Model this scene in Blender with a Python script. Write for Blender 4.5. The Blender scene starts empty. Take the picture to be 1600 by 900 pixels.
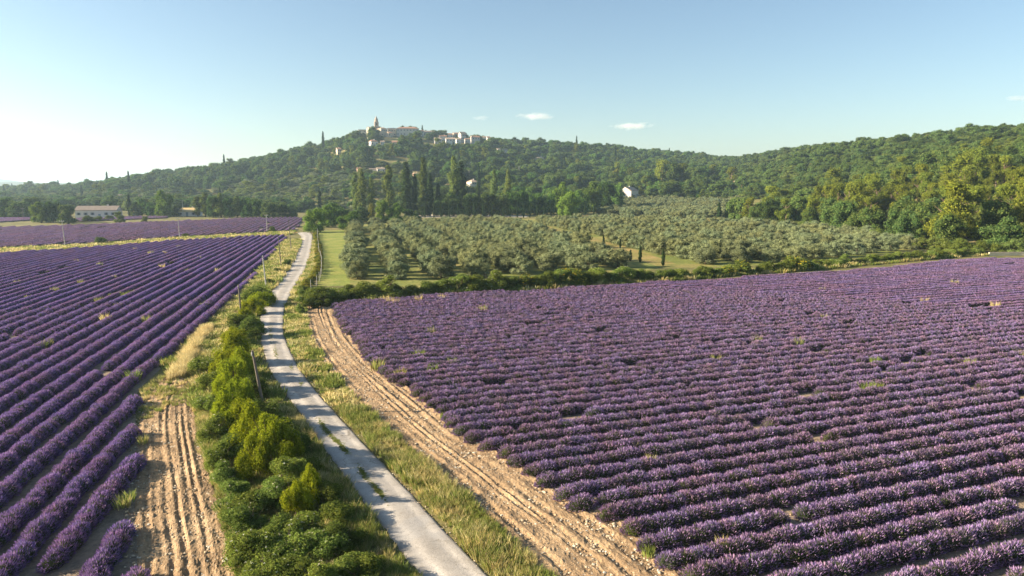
import bpy, math, random
import numpy as np
from mathutils import Vector

# ------------------------------------------------------------------ camera, sky, sun, exposure
scene = bpy.context.scene
H = 15.0                       # drone height over the fields, metres
PITCH = math.radians(8.38)
FPX = 1066.67                  # focal length in pixels of the 1600 px photograph (24 mm on 36 mm)
cam_d = bpy.data.cameras.new("camera")
cam_d.lens = 24.0; cam_d.sensor_width = 36.0
cam_d.clip_start = 0.5; cam_d.clip_end = 30000
cam = bpy.data.objects.new("camera", cam_d)
scene.collection.objects.link(cam)
cam.location = (0, 0, H)
cam.rotation_euler = (math.radians(90) - PITCH, 0, 0)
scene.camera = cam

SUN_EL = math.radians(21.0)
SUN_AZ = math.radians(-93.0)   # measured from the viewing direction (+Y), negative = towards the left
world = bpy.data.worlds.new("World"); scene.world = world; world.use_nodes = True
wn = world.node_tree.nodes; wl = world.node_tree.links
sky = wn.new("ShaderNodeTexSky"); sky.sky_type = 'NISHITA'; sky.sun_disc = False
sky.sun_elevation = SUN_EL; sky.sun_rotation = SUN_AZ
sky.altitude = 100; sky.air_density = 1.0; sky.dust_density = 0.9; sky.ozone_density = 1.2
bg = wn["Background"]; bg.inputs[1].default_value = 0.052
tint = wn.new("ShaderNodeMix"); tint.data_type = 'RGBA'; tint.blend_type = 'MULTIPLY'; tint.inputs[0].default_value = 1.0
tint.inputs[7].default_value = (0.95, 1.0, 1.0, 1.0)     # the evening air of the place is a touch turquoise, evenly over the whole sky
wl.new(sky.outputs[0], tint.inputs[6]); wl.new(tint.outputs[2], bg.inputs[0])

sun_d = bpy.data.lights.new("sun", 'SUN'); sun_d.energy = 5.0; sun_d.angle = math.radians(0.55)
sun_d.color = (1.0, 0.85, 0.64)
sun = bpy.data.objects.new("sun", sun_d); scene.collection.objects.link(sun)
_sd = Vector((math.sin(SUN_AZ) * math.cos(SUN_EL), math.cos(SUN_AZ) * math.cos(SUN_EL), math.sin(SUN_EL)))
sun.rotation_euler = (-_sd).to_track_quat('-Z', 'Y').to_euler()
sun.location = (-200, 0, 200)

vs = scene.view_settings
vs.view_transform = 'Standard'; vs.look = 'None'; vs.gamma = 1.0; vs.use_curve_mapping = False
vs.exposure = 1.8
cy = scene.cycles
cy.max_bounces = 5; cy.diffuse_bounces = 2; cy.glossy_bounces = 2; cy.transmission_bounces = 3
cy.transparent_max_bounces = 4; cy.volume_bounces = 1
cy.use_denoising = True
cy.sample_clamp_indirect = 5.0
try:
    cy.denoiser = 'OPENIMAGEDENOISE'; cy.denoising_input_passes = 'RGB_ALBEDO_NORMAL'
except Exception:
    pass

rng = np.random.default_rng(7)
random.seed(7)
COL = scene.collection

# ------------------------------------------------------------------ projections
SP, CP = math.sin(PITCH), math.cos(PITCH)
def ray(u, v):
    a = (u - 800) / FPX; b = (450 - v) / FPX
    return np.array([a, CP + b * SP, -SP + b * CP])
def G(u, v, z=0.0):
    r = ray(u, v); s = (H - z) / -r[2]
    return np.array([r[0] * s, r[1] * s])
def GP(pts):
    return np.array([G(*p) for p in pts])
def depth(x, y, z=0.0):
    return y * CP + (H - z) * SP
def proj(x, y, z):
    zc = y * CP - (z - H) * SP
    return 800 + x / zc * FPX, 450 - ((z - H) * CP + y * SP) / zc * FPX

# ------------------------------------------------------------------ terrain
_tab = [  # column, foot of slope (m), ridge (m), skyline row
 (-900, 900, 1600, 298), (-200, 800, 1500, 300), (0, 700, 1400, 300), (110, 620, 1000, 299), (200, 560, 900, 283), (270, 540, 900, 270),
 (330, 520, 900, 264), (400, 500, 900, 253), (470, 480, 900, 241), (520, 470, 900, 231), (560, 455, 900, 216),
 (590, 450, 900, 211), (640, 450, 900, 210), (700, 450, 930, 214), (750, 450, 950, 219), (800, 450, 1000, 227),
 (900, 450, 1100, 234), (1000, 450, 1200, 241), (1080, 430, 1250, 246), (1150, 400, 1200, 246), (1200, 380, 1000, 243),
 (1260, 340, 850, 232), (1330, 300, 780, 230), (1400, 265, 720, 221), (1500, 225, 680, 210), (1600, 200, 650, 202),
 (1900, 175, 600, 186), (2600, 170, 600, 185), (6000, 300, 900, 240)]
_az, _ft, _rd, _rh = [], [], [], []
for u_, f_, r_, v_ in _tab:
    rr = ray(u_, v_); g = math.hypot(rr[0], rr[1])
    _az.append(math.atan2(rr[0], rr[1])); _ft.append(f_); _rd.append(r_); _rh.append(max(0, H + r_ * rr[2] / g))
_noise = [(rng.uniform(0, 6.28), rng.uniform(0, 6.28), k) for k in (0.011, 0.017, 0.027, 0.041)]
def terrain(x, y):
    x = np.asarray(x, float); y = np.asarray(y, float)
    az = np.arctan2(x, y); d = np.hypot(x, y)
    ft = np.interp(az, _az, _ft); rd = np.interp(az, _az, _rd); rh = np.interp(az, _az, _rh)
    t = np.clip((d - ft) / (rd - ft), 0, 1)
    z = rh * (0.55 * t + 0.45 * t * t * (3 - 2 * t)) * np.clip(t * 6, 0, 1) ** 0.5
    back = np.clip((d - rd) / 900, 0, 1)
    z = z * (1 - 0.75 * back * back * (3 - 2 * back))
    n = 0
    for a, b, k in _noise:
        n = n + np.sin(k * x + a + 1.3 * np.sin(k * 0.6 * y + b)) * np.sin(k * y + b) * (0.011 / k)
    z = z + 3.2 * n * np.clip(t * 3, 0, 1) * np.clip((1.15 - t) * 4, 0, 1) * np.clip(rh / 40, 0.1, 1)
    return np.where(y > 0, z, 0.0)
def crest(u, v):
    """where the sight line meets the slope, or the brow of the hill when it passes just over it"""
    r = ray(u, v); g = math.hypot(r[0], r[1]); p = hit(u, v); az = math.atan2(r[0], r[1]); rd = float(np.interp(az, _az, _rd))
    if p is not None and math.hypot(p[0], p[1]) < rd - 8: return p
    d = rd - 12; x, y = r[0] / g * d, r[1] / g * d
    return np.array([x, y, float(terrain(x, y))])
def hit(u, v):
    r = ray(u, v); s = 100.0
    while s < 2500:
        p = r * s
        if H + p[2] < terrain(p[0], p[1]):
            return np.array([p[0], p[1], float(terrain(p[0], p[1]))])
        s += 1.0
    return None

# ------------------------------------------------------------------ helpers
def mk_mesh(name, V, T, mats, midx=None, col=None, smooth=False):
    V = np.asarray(V, np.float32); T = np.asarray(T, np.int32); n = T.shape[1]
    m = bpy.data.meshes.new(name)
    m.vertices.add(len(V)); m.vertices.foreach_set("co", V.ravel())
    m.loops.add(T.size); m.loops.foreach_set("vertex_index", T.ravel())
    m.polygons.add(len(T))
    m.polygons.foreach_set("loop_start", np.arange(0, T.size, n, dtype=np.int32))
    if midx is not None: m.polygons.foreach_set("material_index", np.asarray(midx, np.int32))
    m.polygons.foreach_set("use_smooth", np.full(len(T), smooth, dtype=bool))
    if col is not None:
        a = m.color_attributes.new("col", 'FLOAT_COLOR', 'POINT')
        c = np.ones((len(V), 4), np.float32); c[:, :3] = col
        a.data.foreach_set("color", c.ravel())
    for mm in (mats if isinstance(mats, (list, tuple)) else [mats]): m.materials.append(mm)
    m.update(calc_edges=True); m.validate()
    return m
class MB:
    """collects triangles of one mesh"""
    def __init__(s): s.V = []; s.T = []; s.C = []; s.n = 0
    def add(s, V, T, c):
        V = np.asarray(V, float); T = np.asarray(T, int)
        s.V.append(V); s.T.append(T + s.n); s.n += len(V)
        c = np.asarray(c, float); s.C.append(np.broadcast_to(c, (len(V), 3)) if c.ndim == 1 else c)
    def box(s, c, d, col=(1, 1, 1), rz=0.0):
        c = np.asarray(c, float); d = np.asarray(d, float) / 2
        P = np.array([[i, j, k] for i in (-1, 1) for j in (-1, 1) for k in (-1, 1)], float) * d
        if rz: P = P @ np.array([[math.cos(rz), math.sin(rz), 0], [-math.sin(rz), math.cos(rz), 0], [0, 0, 1]])
        Q = [(0, 1, 3, 2), (4, 6, 7, 5), (0, 4, 5, 1), (2, 3, 7, 6), (0, 2, 6, 4), (1, 5, 7, 3)]
        s.add(P + c, [t for q in Q for t in ((q[0], q[1], q[2]), (q[0], q[2], q[3]))], col)
    def tube(s, pts, rad, col=(1, 1, 1), sides=6):
        pts = np.asarray(pts, float); n = len(pts); V = []; T = []
        for i in range(n):
            t = pts[min(i + 1, n - 1)] - pts[max(i - 1, 0)]; t = t / (np.linalg.norm(t) + 1e-9)
            a = np.cross(t, [0.31, 0.95, 0.05]); a /= np.linalg.norm(a) + 1e-9; b = np.cross(t, a)
            for k in range(sides):
                w = 2 * math.pi * k / sides
                V.append(pts[i] + (a * math.cos(w) + b * math.sin(w)) * rad[i])
        for i in range(n - 1):
            for k in range(sides):
                p, q = i * sides + k, i * sides + (k + 1) % sides
                T += [(p, q, q + sides), (p, q + sides, p + sides)]
        V.append(pts[-1]); e = len(V) - 1
        for k in range(sides): T.append(((n - 1) * sides + k, (n - 1) * sides + (k + 1) % sides, e))
        s.add(V, T, col)
    def mesh(s, name, mat, smooth=False):
        return mk_mesh(name, np.concatenate(s.V), np.concatenate(s.T), mat, col=np.concatenate(s.C), smooth=smooth)
def obj(name, me, parent=None, loc=(0, 0, 0), rot=(0, 0, 0), sc=(1, 1, 1)):
    o = bpy.data.objects.new(name, me); COL.objects.link(o)
    o.location = [float(v) for v in loc]; o.rotation_euler = rot; o.scale = sc
    if parent is not None: o.parent = parent
    return o
def tag(o, label=None, cat=None, group=None, kind=None):
    if label: o["label"] = label
    if cat: o["category"] = cat
    if group: o["group"] = group
    if kind: o["kind"] = kind
    return o
def thing(name, label, cat, loc, rz=0.0, group=None):
    o = obj(name, None, None, loc, (0, 0, rz)); o.empty_display_size = 0.2
    return tag(o, label, cat, group)
_ones = "zeroth first second third fourth fifth sixth seventh eighth ninth tenth eleventh twelfth thirteenth fourteenth fifteenth sixteenth seventeenth eighteenth nineteenth".split()
_tens = {2: "twent", 3: "thirt", 4: "fort", 5: "fift", 6: "sixt", 7: "sevent", 8: "eight", 9: "ninet"}
def ordinal(n):
    if n >= 100: return "hundred-and-" + ordinal(n - 100) if n > 100 else "hundredth"
    if n < 20: return _ones[n]
    t, o = divmod(n, 10)
    return _tens[t] + "ieth" if o == 0 else _tens[t] + "y-" + _ones[o]
def in_poly(x, y, P):
    x = np.asarray(x, float); y = np.asarray(y, float); c = np.zeros(x.shape, bool); n = len(P)
    for i in range(n):
        x0, y0 = P[i]; x1, y1 = P[(i + 1) % n]
        k = ((y0 > y) != (y1 > y)) & (x < (x1 - x0) * (y - y0) / (y1 - y0 + 1e-12) + x0)
        c ^= k
    return c
def resample(P, step):
    P = np.asarray(P, float); s = np.r_[0, np.cumsum(np.linalg.norm(np.diff(P, axis=0), axis=1))]
    n = max(2, int(s[-1] / step) + 1); q = np.linspace(0, s[-1], n)
    return np.stack([np.interp(q, s, P[:, k]) for k in range(P.shape[1])], 1)
def smooth_line(P, step=1.0, it=12):
    Q = resample(P, step)
    for _ in range(it): Q[1:-1] = (Q[:-2] + 2 * Q[1:-1] + Q[2:]) / 4
    return Q
def poisson(poly, dmin, seed, tries=None):
    r = np.random.default_rng(seed); P = np.asarray(poly); lo, hi = P.min(0), P.max(0)
    n = tries or int(6 * (hi - lo).prod() / dmin ** 2)
    c = r.uniform(lo, hi, (n, 2)); c = c[in_poly(c[:, 0], c[:, 1], P)]
    grid = {}; out = []
    for p in c:
        k = (int(p[0] // dmin), int(p[1] // dmin)); ok = True
        for i in (-1, 0, 1):
            for j in (-1, 0, 1):
                for q in grid.get((k[0] + i, k[1] + j), ()):
                    if (q[0] - p[0]) ** 2 + (q[1] - p[1]) ** 2 < dmin * dmin: ok = False
        if ok: grid.setdefault(k, []).append(p); out.append(p)
    return np.array(out).reshape(-1, 2)

# ------------------------------------------------------------------ materials
def new_mat(name):
    m = bpy.data.materials.new(name); m.use_nodes = True; nt = m.node_tree; nt.nodes.clear()
    out = nt.nodes.new("ShaderNodeOutputMaterial"); return m, nt, out
def nd(nt, t, **kw):
    n = nt.nodes.new(t)
    for k, v in kw.items(): setattr(n, k, v)
    return n
def mixc(nt, fac, a, b, mode='MIX'):
    n = nd(nt, "ShaderNodeMix", data_type='RGBA', blend_type=mode)
    for s, v in ((n.inputs[0], fac), (n.inputs[6], a), (n.inputs[7], b)):
        if hasattr(v, "links"): nt.links.new(v, s)
        elif isinstance(v, (int, float)): s.default_value = v
        else: s.default_value = (*v, 1)
    return n.outputs[2]
def noise(nt, scale, detail=4, rough=0.6, coord=None, dist=0.0):
    n = nd(nt, "ShaderNodeTexNoise"); n.inputs["Scale"].default_value = scale
    n.inputs["Detail"].default_value = detail; n.inputs["Roughness"].default_value = rough; n.inputs["Distortion"].default_value = dist
    if coord is None: coord = nd(nt, "ShaderNodeNewGeometry").outputs["Position"]
    nt.links.new(coord, n.inputs["Vector"]); return n.outputs["Fac"]
def ramp(nt, fac, stops):
    r = nd(nt, "ShaderNodeValToRGB"); nt.links.new(fac, r.inputs[0]); e = r.color_ramp.elements
    while len(e) < len(stops): e.new(0.5)
    for k, (p, c) in enumerate(stops):
        e[k].position = p; e[k].color = (*c, 1) if not isinstance(c, (int, float)) else (c, c, c, 1)
    return r.outputs[0]
def foliage_mat(name, tint=(1, 1, 1), var=0.35, transl=0.28, patch=None, hue=(0.03, 0.02, 0.0)):
    """leaf colour comes from the mesh's own leaf colours; each plant differs a little from the next"""
    m, nt, out = new_mat(name); L = nt.links
    a = nd(nt, "ShaderNodeAttribute", attribute_name="col")
    oi = nd(nt, "ShaderNodeObjectInfo")
    c = mixc(nt, 1.0, a.outputs["Color"], tint, 'MULTIPLY')
    r1 = ramp(nt, oi.outputs["Random"], [(0.0, (1 - var, 1 - var, 1 - var)), (0.35, (1 + hue[0] * 4, 1 + hue[1] * 2, 0.9)), (0.7, (0.92, 1.0, 1.05)), (1.0, (1 + var, 1 + var * .9, 1 + var * .6))])
    c = mixc(nt, 1.0, c, r1, 'MULTIPLY')
    if patch:
        f = ramp(nt, noise(nt, patch[1], 3, 0.65), [(patch[2], 0.0), (patch[3], 1.0)])
        fm = nd(nt, "ShaderNodeMath", operation='MULTIPLY'); L.new(f, fm.inputs[0]); fm.inputs[1].default_value = patch[4]
        c = mixc(nt, fm.outputs[0], c, patch[0])
    d = nd(nt, "ShaderNodeBsdfDiffuse"); t = nd(nt, "ShaderNodeBsdfTranslucent"); mx = nd(nt, "ShaderNodeMixShader")
    L.new(c, d.inputs[0]); L.new(c, t.inputs[0]); mx.inputs[0].default_value = transl
    L.new(d.outputs[0], mx.inputs[1]); L.new(t.outputs[0], mx.inputs[2]); L.new(mx.outputs[0], out.inputs[0])
    return m
def ground_mat(name, cols, scale, scale2=None, bump=0.3, bscale=8.0, fine=None, rough=0.95):
    m, nt, out = new_mat(name); L = nt.links
    f = noise(nt, scale, 6, 0.65)
    n = len(cols); c = ramp(nt, f, [(0.3 + 0.4 * k / (n - 1), cols[k]) for k in range(n)])
    if scale2:
        f2 = ramp(nt, noise(nt, scale2, 5, 0.7), [(0.35, (0.72, 0.72, 0.72)), (0.65, (1.25, 1.22, 1.18))])
        c = mixc(nt, 1.0, c, f2, 'MULTIPLY')
    if fine:
        f3 = ramp(nt, noise(nt, fine[1], 2, 0.5), [(fine[2], 0.0), (fine[2] + 0.08, 1.0)])
        c = mixc(nt, f3, c, fine[0])
    b = nd(nt, "ShaderNodeBsdfPrincipled"); b.inputs["Roughness"].default_value = rough; b.inputs["Specular IOR Level"].default_value = 0.15
    L.new(c, b.inputs["Base Color"])
    if bump:
        bm = nd(nt, "ShaderNodeBump"); bm.inputs["Strength"].default_value = bump; bm.inputs["Distance"].default_value = 0.12
        L.new(noise(nt, bscale, 6, 0.7), bm.inputs["Height"]); L.new(bm.outputs[0], b.inputs["Normal"])
    L.new(b.outputs[0], out.inputs[0]); return m
def plain_mat(name, c, var=0.15, scale=3.0, rough=0.8):
    return ground_mat(name, [tuple(v * (1 - var) for v in c), tuple(v * (1 + var) for v in c)], scale, bump=0.0, rough=rough)

M = {}
M['grass'] = ground_mat("dry_grass_ground", [(0.075, 0.085, 0.025), (0.15, 0.14, 0.05), (0.24, 0.19, 0.085)], 0.12, 1.7, 0.5, 6.0)
M['lawn'] = ground_mat("meadow_grass", [(0.13, 0.18, 0.035), (0.20, 0.23, 0.05), (0.29, 0.27, 0.08)], 0.25, 2.2, 0.6, 5.0)
M['orchard'] = ground_mat("orchard_grass", [(0.10, 0.14, 0.03), (0.18, 0.19, 0.05), (0.30, 0.24, 0.09)], 0.10, 1.6, 0.5, 5.0)
M['dry'] = ground_mat("straw_meadow", [(0.20, 0.14, 0.05), (0.38, 0.24, 0.08), (0.44, 0.30, 0.12)], 0.10, 1.2, 0.4, 4.0)
M['soil'] = ground_mat("stony_soil", [(0.17, 0.13, 0.095), (0.25, 0.195, 0.145), (0.32, 0.25, 0.175)], 0.35, 3.1, 0.9, 9.0, fine=((0.34, 0.30, 0.25), 14.0, 0.62))
M['track'] = ground_mat("bare_tan_earth", [(0.23, 0.155, 0.09), (0.33, 0.225, 0.13), (0.41, 0.295, 0.18)], 0.30, 3.5, 1.0, 7.0, fine=((0.46, 0.38, 0.28), 12.0, 0.62))
M['chalk'] = ground_mat("pale_gravel", [(0.42, 0.36, 0.28), (0.55, 0.49, 0.40)], 0.5, 2.0, 0.4, 6.0)

# ------------------------------------------------------------------ leaf, trunk and crown shapes
def nrm(a): return a / (np.linalg.norm(a, axis=-1, keepdims=True) + 1e-9)
def icosphere(sub):
    t = (1 + 5 ** .5) / 2
    V = [(-1, t, 0), (1, t, 0), (-1, -t, 0), (1, -t, 0), (0, -1, t), (0, 1, t), (0, -1, -t), (0, 1, -t), (t, 0, -1), (t, 0, 1), (-t, 0, -1), (-t, 0, 1)]
    F = [(0, 11, 5), (0, 5, 1), (0, 1, 7), (0, 7, 10), (0, 10, 11), (1, 5, 9), (5, 11, 4), (11, 10, 2), (10, 7, 6), (7, 1, 8), (3, 9, 4), (3, 4, 2), (3, 2, 6), (3, 6, 8), (3, 8, 9), (4, 9, 5), (2, 4, 11), (6, 2, 10), (8, 6, 7), (9, 8, 1)]
    V = [np.array(v, float) / math.sqrt(1 + t * t) for v in V]
    for _ in range(sub):
        c = {}; F2 = []
        def mid(a, b):
            k = (min(a, b), max(a, b))
            if k not in c: m = V[a] + V[b]; V.append(m / np.linalg.norm(m)); c[k] = len(V) - 1
            return c[k]
        for a, b, d in F:
            ab, bd, da = mid(a, b), mid(b, d), mid(d, a); F2 += [(a, ab, da), (b, bd, ab), (d, da, bd), (ab, bd, da)]
        F = F2
    return np.array(V), np.array(F)
ICO = [icosphere(k) for k in range(4)]
def leaves(P, N, size, r, aspect=0.55, fold=0.25):
    n = len(P); t = nrm(np.cross(N, r.normal(size=(n, 3)))); b = np.cross(N, t); s = np.asarray(size).reshape(-1, 1)
    V = np.stack([P - t * s, P + b * s * aspect + N * s * fold, P + t * s, P - b * s * aspect + N * s * fold], 1).reshape(-1, 3)
    k = np.arange(n)[:, None] * 4
    T = np.concatenate([k + [0, 1, 2], k + [0, 2, 3]], 1).reshape(-1, 3)
    return V, T
def clump_crown(mb, centers, radii, per, lsize, cols, r, jit=0.55, squash=0.85, core=0.70, aspect=0.55, up=0.15, core_sub=1):
    cols = np.asarray(cols, float); V0, F0 = ICO[core_sub]
    for c, rad in zip(centers, radii):
        c = np.asarray(c, float)
        k = 1 + 0.25 * np.sin(V0 @ r.normal(size=3) * 3 + r.uniform(0, 6)) * np.sin(V0 @ r.normal(size=3) * 4)
        if core > 0: mb.add(c + V0 * k[:, None] * [1, 1, squash] * rad * core, F0, cols[0] * 0.8)
        n = max(6, int(per * (rad / np.mean(radii)) ** 2))
        d = nrm(r.normal(size=(n, 3)))
        P = c + d * [1, 1, squash] * rad * (r.uniform(0.72, 1.08, (n, 1)) ** 0.8)
        N = nrm(d + jit * r.normal(size=(n, 3)) + [0, 0, up])
        V, T = leaves(P, N, lsize * r.uniform(0.7, 1.3, n), r, aspect)
        ci = cols[r.integers(0, len(cols), n)] * r.uniform(0.8, 1.2, (n, 1))
        mb.add(V, T, np.repeat(ci, 4, 0))
def trunk_mesh(name, h, rad, limbs, r, mat, col=(0.11, 0.085, 0.065), lean=0.04, lift=0.55, reach=0.3):
    mb = MB(); k = np.linspace(0, 1, 6)
    off = np.cumsum(r.normal(0, lean, (6, 2)), 0) * h; off[0] = 0
    pts = np.c_[off, k * h]; mb.tube(pts, rad * (1.25 - 0.85 * k), col, 7)
    for i in range(limbs):
        f = r.uniform(0.35, 0.85); a = r.uniform(0, 6.28); p = np.array([np.interp(f, k, pts[:, 0]), np.interp(f, k, pts[:, 1]), f * h])
        L = h * reach * r.uniform(0.7, 1.2); q = p + np.array([math.cos(a), math.sin(a), lift]) * L * 0.5; e = p + np.array([math.cos(a), math.sin(a), lift * 1.7]) * L
        mb.tube([p, q, e], [rad * 0.5 * (1.2 - f), rad * 0.3, rad * 0.08], col, 5)
    return mb.mesh(name, mat)
M['bark'] = foliage_mat("bark", (1, 1, 1), 0.25, 0.0)
M['leaf'] = foliage_mat("broad_leaf", (1, 1, 1), 0.42, 0.30)
M['needle'] = foliage_mat("needle_leaf", (1, 1, 1), 0.35, 0.22)
M['olive'] = foliage_mat("olive_leaf", (1, 1, 1), 0.20, 0.18)
M['shrub'] = foliage_mat("shrub_leaf", (1, 1, 1), 0.22, 0.32)
M['blade'] = foliage_mat("grass_blade", (1, 1, 1), 0.30, 0.45)

PAL = {
 'oak': [(0.059, 0.100, 0.029), (0.087, 0.141, 0.036), (0.113, 0.166, 0.043), (0.137, 0.176, 0.054)],
 'broad': [(0.054, 0.106, 0.023), (0.085, 0.155, 0.033), (0.116, 0.196, 0.043), (0.070, 0.131, 0.029)],
 'bright': [(0.089, 0.149, 0.024), (0.133, 0.216, 0.033), (0.171, 0.245, 0.042), (0.119, 0.178, 0.030)],
 'yellow': [(0.149, 0.162, 0.027), (0.203, 0.203, 0.034), (0.176, 0.189, 0.041)],
 'pine': [(0.105, 0.136, 0.022), (0.167, 0.200, 0.027), (0.212, 0.236, 0.035), (0.142, 0.172, 0.030)],
 'scrub': [(0.103, 0.144, 0.036), (0.145, 0.192, 0.050), (0.180, 0.224, 0.065), (0.128, 0.144, 0.056)],
 'olive': [(0.155, 0.180, 0.088), (0.212, 0.240, 0.128), (0.262, 0.290, 0.165), (0.180, 0.208, 0.098)],
 'cypress': [(0.026, 0.048, 0.017), (0.038, 0.066, 0.022), (0.048, 0.074, 0.024)],
 'poplar': [(0.102, 0.143, 0.033), (0.145, 0.187, 0.045), (0.179, 0.223, 0.056), (0.120, 0.152, 0.045)],
 'lime': [(0.203, 0.240, 0.014), (0.278, 0.320, 0.020), (0.345, 0.374, 0.026), (0.162, 0.213, 0.017)],
 'elder': [(0.130, 0.165, 0.036), (0.190, 0.220, 0.055), (0.140, 0.197, 0.038), (0.206, 0.277, 0.052), (0.257, 0.322, 0.065), (0.168, 0.231, 0.049)],
 'bramble': [(0.120, 0.150, 0.030), (0.070, 0.101, 0.023), (0.103, 0.149, 0.029), (0.133, 0.180, 0.038), (0.183, 0.211, 0.049)],
 'golden': [(0.211, 0.203, 0.030), (0.276, 0.251, 0.039), (0.162, 0.179, 0.030)],
}
# unit trees: height 1, crown width about 1 x wid; scaled per tree
def round_tree(kind, seed, n=15, per=150, leaf=0.026, low=0.02, wid=0.5, mat='leaf', squash=0.85, core=0.66, jit=0.55):
    r = np.random.default_rng(seed); mb = MB(); C, R = [], []
    for i in range(n):
        d = nrm(r.normal(size=3)); rad = r.uniform(0.13, 0.21)
        q = r.uniform(0.35, 1.0) ** 0.5
        z = (low + 1) / 2 + d[2] * q * ((1 - low) / 2 - rad * 0.8)
        w = (wid - rad * 0.8) * (1.0 - 0.35 * max(0, (z - 0.6) / 0.4))
        C.append((d[0] * q * w, d[1] * q * w, z)); R.append(rad)
    C.append((0, 0, (low + 1) / 2)); R.append(0.24)
    if low < 0.1:
        for a in np.linspace(0, 6.28, 7)[:6] + r.uniform(0, 1): C.append((math.cos(a) * wid * 0.55, math.sin(a) * wid * 0.55, 0.16)); R.append(0.17)
    clump_crown(mb, C, R, per, leaf, PAL[kind], r, jit, squash, core)
    tr = trunk_mesh("trunk", 0.62, 0.035, 5, r, M['bark'])
    return tr, mb.mesh("crown", M[mat])
def column_tree(kind, seed, n=16, per=110, leaf=0.013, wid=0.12, base=0.05, loose=0.25, mat='needle', top=0.25):
    r = np.random.default_rng(seed); mb = MB(); C, R = [], []
    for i in range(n):
        t = (i + 0.5) / n; z = base + (1 - base) * t
        w = wid * min(1, 0.55 + t * 2.5) * (1 - max(0, (t - 0.45) / 0.55) ** 1.6 * (1 - top))
        a = r.uniform(0, 6.28); o = loose * w * r.uniform(0.2, 1)
        C.append((math.cos(a) * o, math.sin(a) * o, z)); R.append(w * r.uniform(0.8, 1.1) * 0.85)
    R = np.array(R); V = []
    for c, rd in zip(C, R):
        clump_crown(mb, [c], [rd], per, leaf, PAL[kind], r, 0.5, max(1.0, 0.9 / n / wid * 1.6), 0.7, up=0.4)
    tr = trunk_mesh("trunk", 0.55, 0.016, 2, r, M['bark'], lean=0.008, reach=0.08, lift=2.0)
    return tr, mb.mesh("crown", M[mat])
def pine_tree(seed, kind='pine', n=26):
    r = np.random.default_rng(seed); mb = MB(); C, R = [], []
    for i in range(n):
        t = r.uniform(0.10, 0.95); a = r.uniform(0, 6.28); w = 0.42 * (1 - 0.75 * max(0, (t - 0.4) / 0.6)) * r.uniform(0.25, 1)
        C.append((math.cos(a) * w, math.sin(a) * w, t)); R.append(r.uniform(0.09, 0.16))
    C.append((0, 0, 0.86)); R.append(0.14)
    clump_crown(mb, C, R, 150, 0.022, PAL[kind], r, 0.7, 0.75, 0.55, aspect=0.35, up=0.5)
    tr = trunk_mesh("trunk", 0.85, 0.026, 7, r, M['bark'], col=(0.15, 0.11, 0.085), reach=0.32, lift=0.3)
    return tr, mb.mesh("crown", M['needle'])
def shrub(kind, seed, n=11, per=130, leaf=0.035, flowers=None, fl_n=60, upright=False, mat='shrub', fsize=0.03):
    r = np.random.default_rng(seed); mb = MB(); C, R = [], []
    for i in range(n):
        a = r.uniform(0, 6.28); q = r.uniform(0, 1) ** 0.5 * 0.36; rad = r.uniform(0.14, 0.24)
        z = r.uniform(0.15, 0.95 - rad * 0.7) * (1 - 0.5 * (q / 0.36) ** 2)
        if upright: rad *= 0.75
        C.append((math.cos(a) * q, math.sin(a) * q, max(z, 0.1))); R.append(rad)
    if upright:
        for c, rd in zip(C, R): clump_crown(mb, [c], [rd], per, leaf, PAL[kind], r, 0.7, 1.5, 0.55, aspect=0.4, up=0.6)
    else: clump_crown(mb, C, R, per, leaf, PAL[kind], r, 0.65, 0.9, 0.6, aspect=0.5)
    fo = mb.mesh("foliage", M[mat])
    tr = trunk_mesh("stem", 0.55, 0.018, 5, r, M['bark'], reach=0.45, lift=0.9)
    fl = None
    if flowers:
        fb = MB()
        for k in range(fl_n):
            j = r.integers(0, len(C)); d = nrm(r.normal(size=3) + [0, 0, 0.9]); p = np.array(C[j]) + d * R[j] * 1.05
            m = 5; P = p + r.normal(0, fsize * 0.5, (m, 3)) * [1, 1, 0.4]; V, T = leaves(P, nrm(d + 0.4 * r.normal(size=(m, 3))), np.full(m, fsize * 0.6), r, 0.8)
            fb.add(V, T, np.asarray(flowers) * r.uniform(0.8, 1.1))
        fl = fb.mesh("blossom", M[mat])
    return tr, fo, fl

A = {}
A['oak'] = [round_tree('oak', 11 + k, wid=0.52) for k in range(4)]
A['broad'] = [round_tree('broad', 21 + k, n=17) for k in range(4)]
A['bright'] = [round_tree('bright', 31 + k, n=16, wid=0.5) for k in range(3)]
A['yellow'] = [round_tree('yellow', 41 + k, n=9, wid=0.42) for k in range(2)]
A['scrub'] = [round_tree('scrub', 51 + k, n=12, low=0.0, wid=0.55) for k in range(4)]
A['olive'] = [round_tree('olive', 61 + k, n=15, per=220, leaf=0.020, low=0.03, wid=0.56, mat='olive', core=0.6, jit=0.7) for k in range(6)]
A['pine'] = [pine_tree(71 + k) for k in range(5)]
A['cypress'] = [column_tree('cypress', 81 + k) for k in range(3)]
A['poplar'] = [column_tree('poplar', 91 + k, n=18, per=120, leaf=0.015, wid=0.115, base=0.1, loose=0.55, mat='leaf', top=0.35) for k in range(4)]
A['lime'] = [shrub('lime', 101 + k, n=20, per=330, leaf=0.021, upright=True) for k in range(5)]
A['elder'] = [shrub('elder', 111 + k, n=16, per=420, leaf=0.021, flowers=(0.50, 0.48, 0.34), fl_n=34, fsize=0.022) for k in range(5)]
A['bramble'] = [shrub('bramble', 121 + k, n=15, per=400, leaf=0.022) for k in range(5)]
A['broom'] = [shrub('bramble', 131 + k, n=12, per=150, leaf=0.034, flowers=(0.42, 0.36, 0.04), fl_n=90, fsize=0.04) for k in range(3)]
A['golden'] = [shrub('golden', 141 + k, n=10, per=130, leaf=0.036) for k in range(3)]
_cnt = {}
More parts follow.
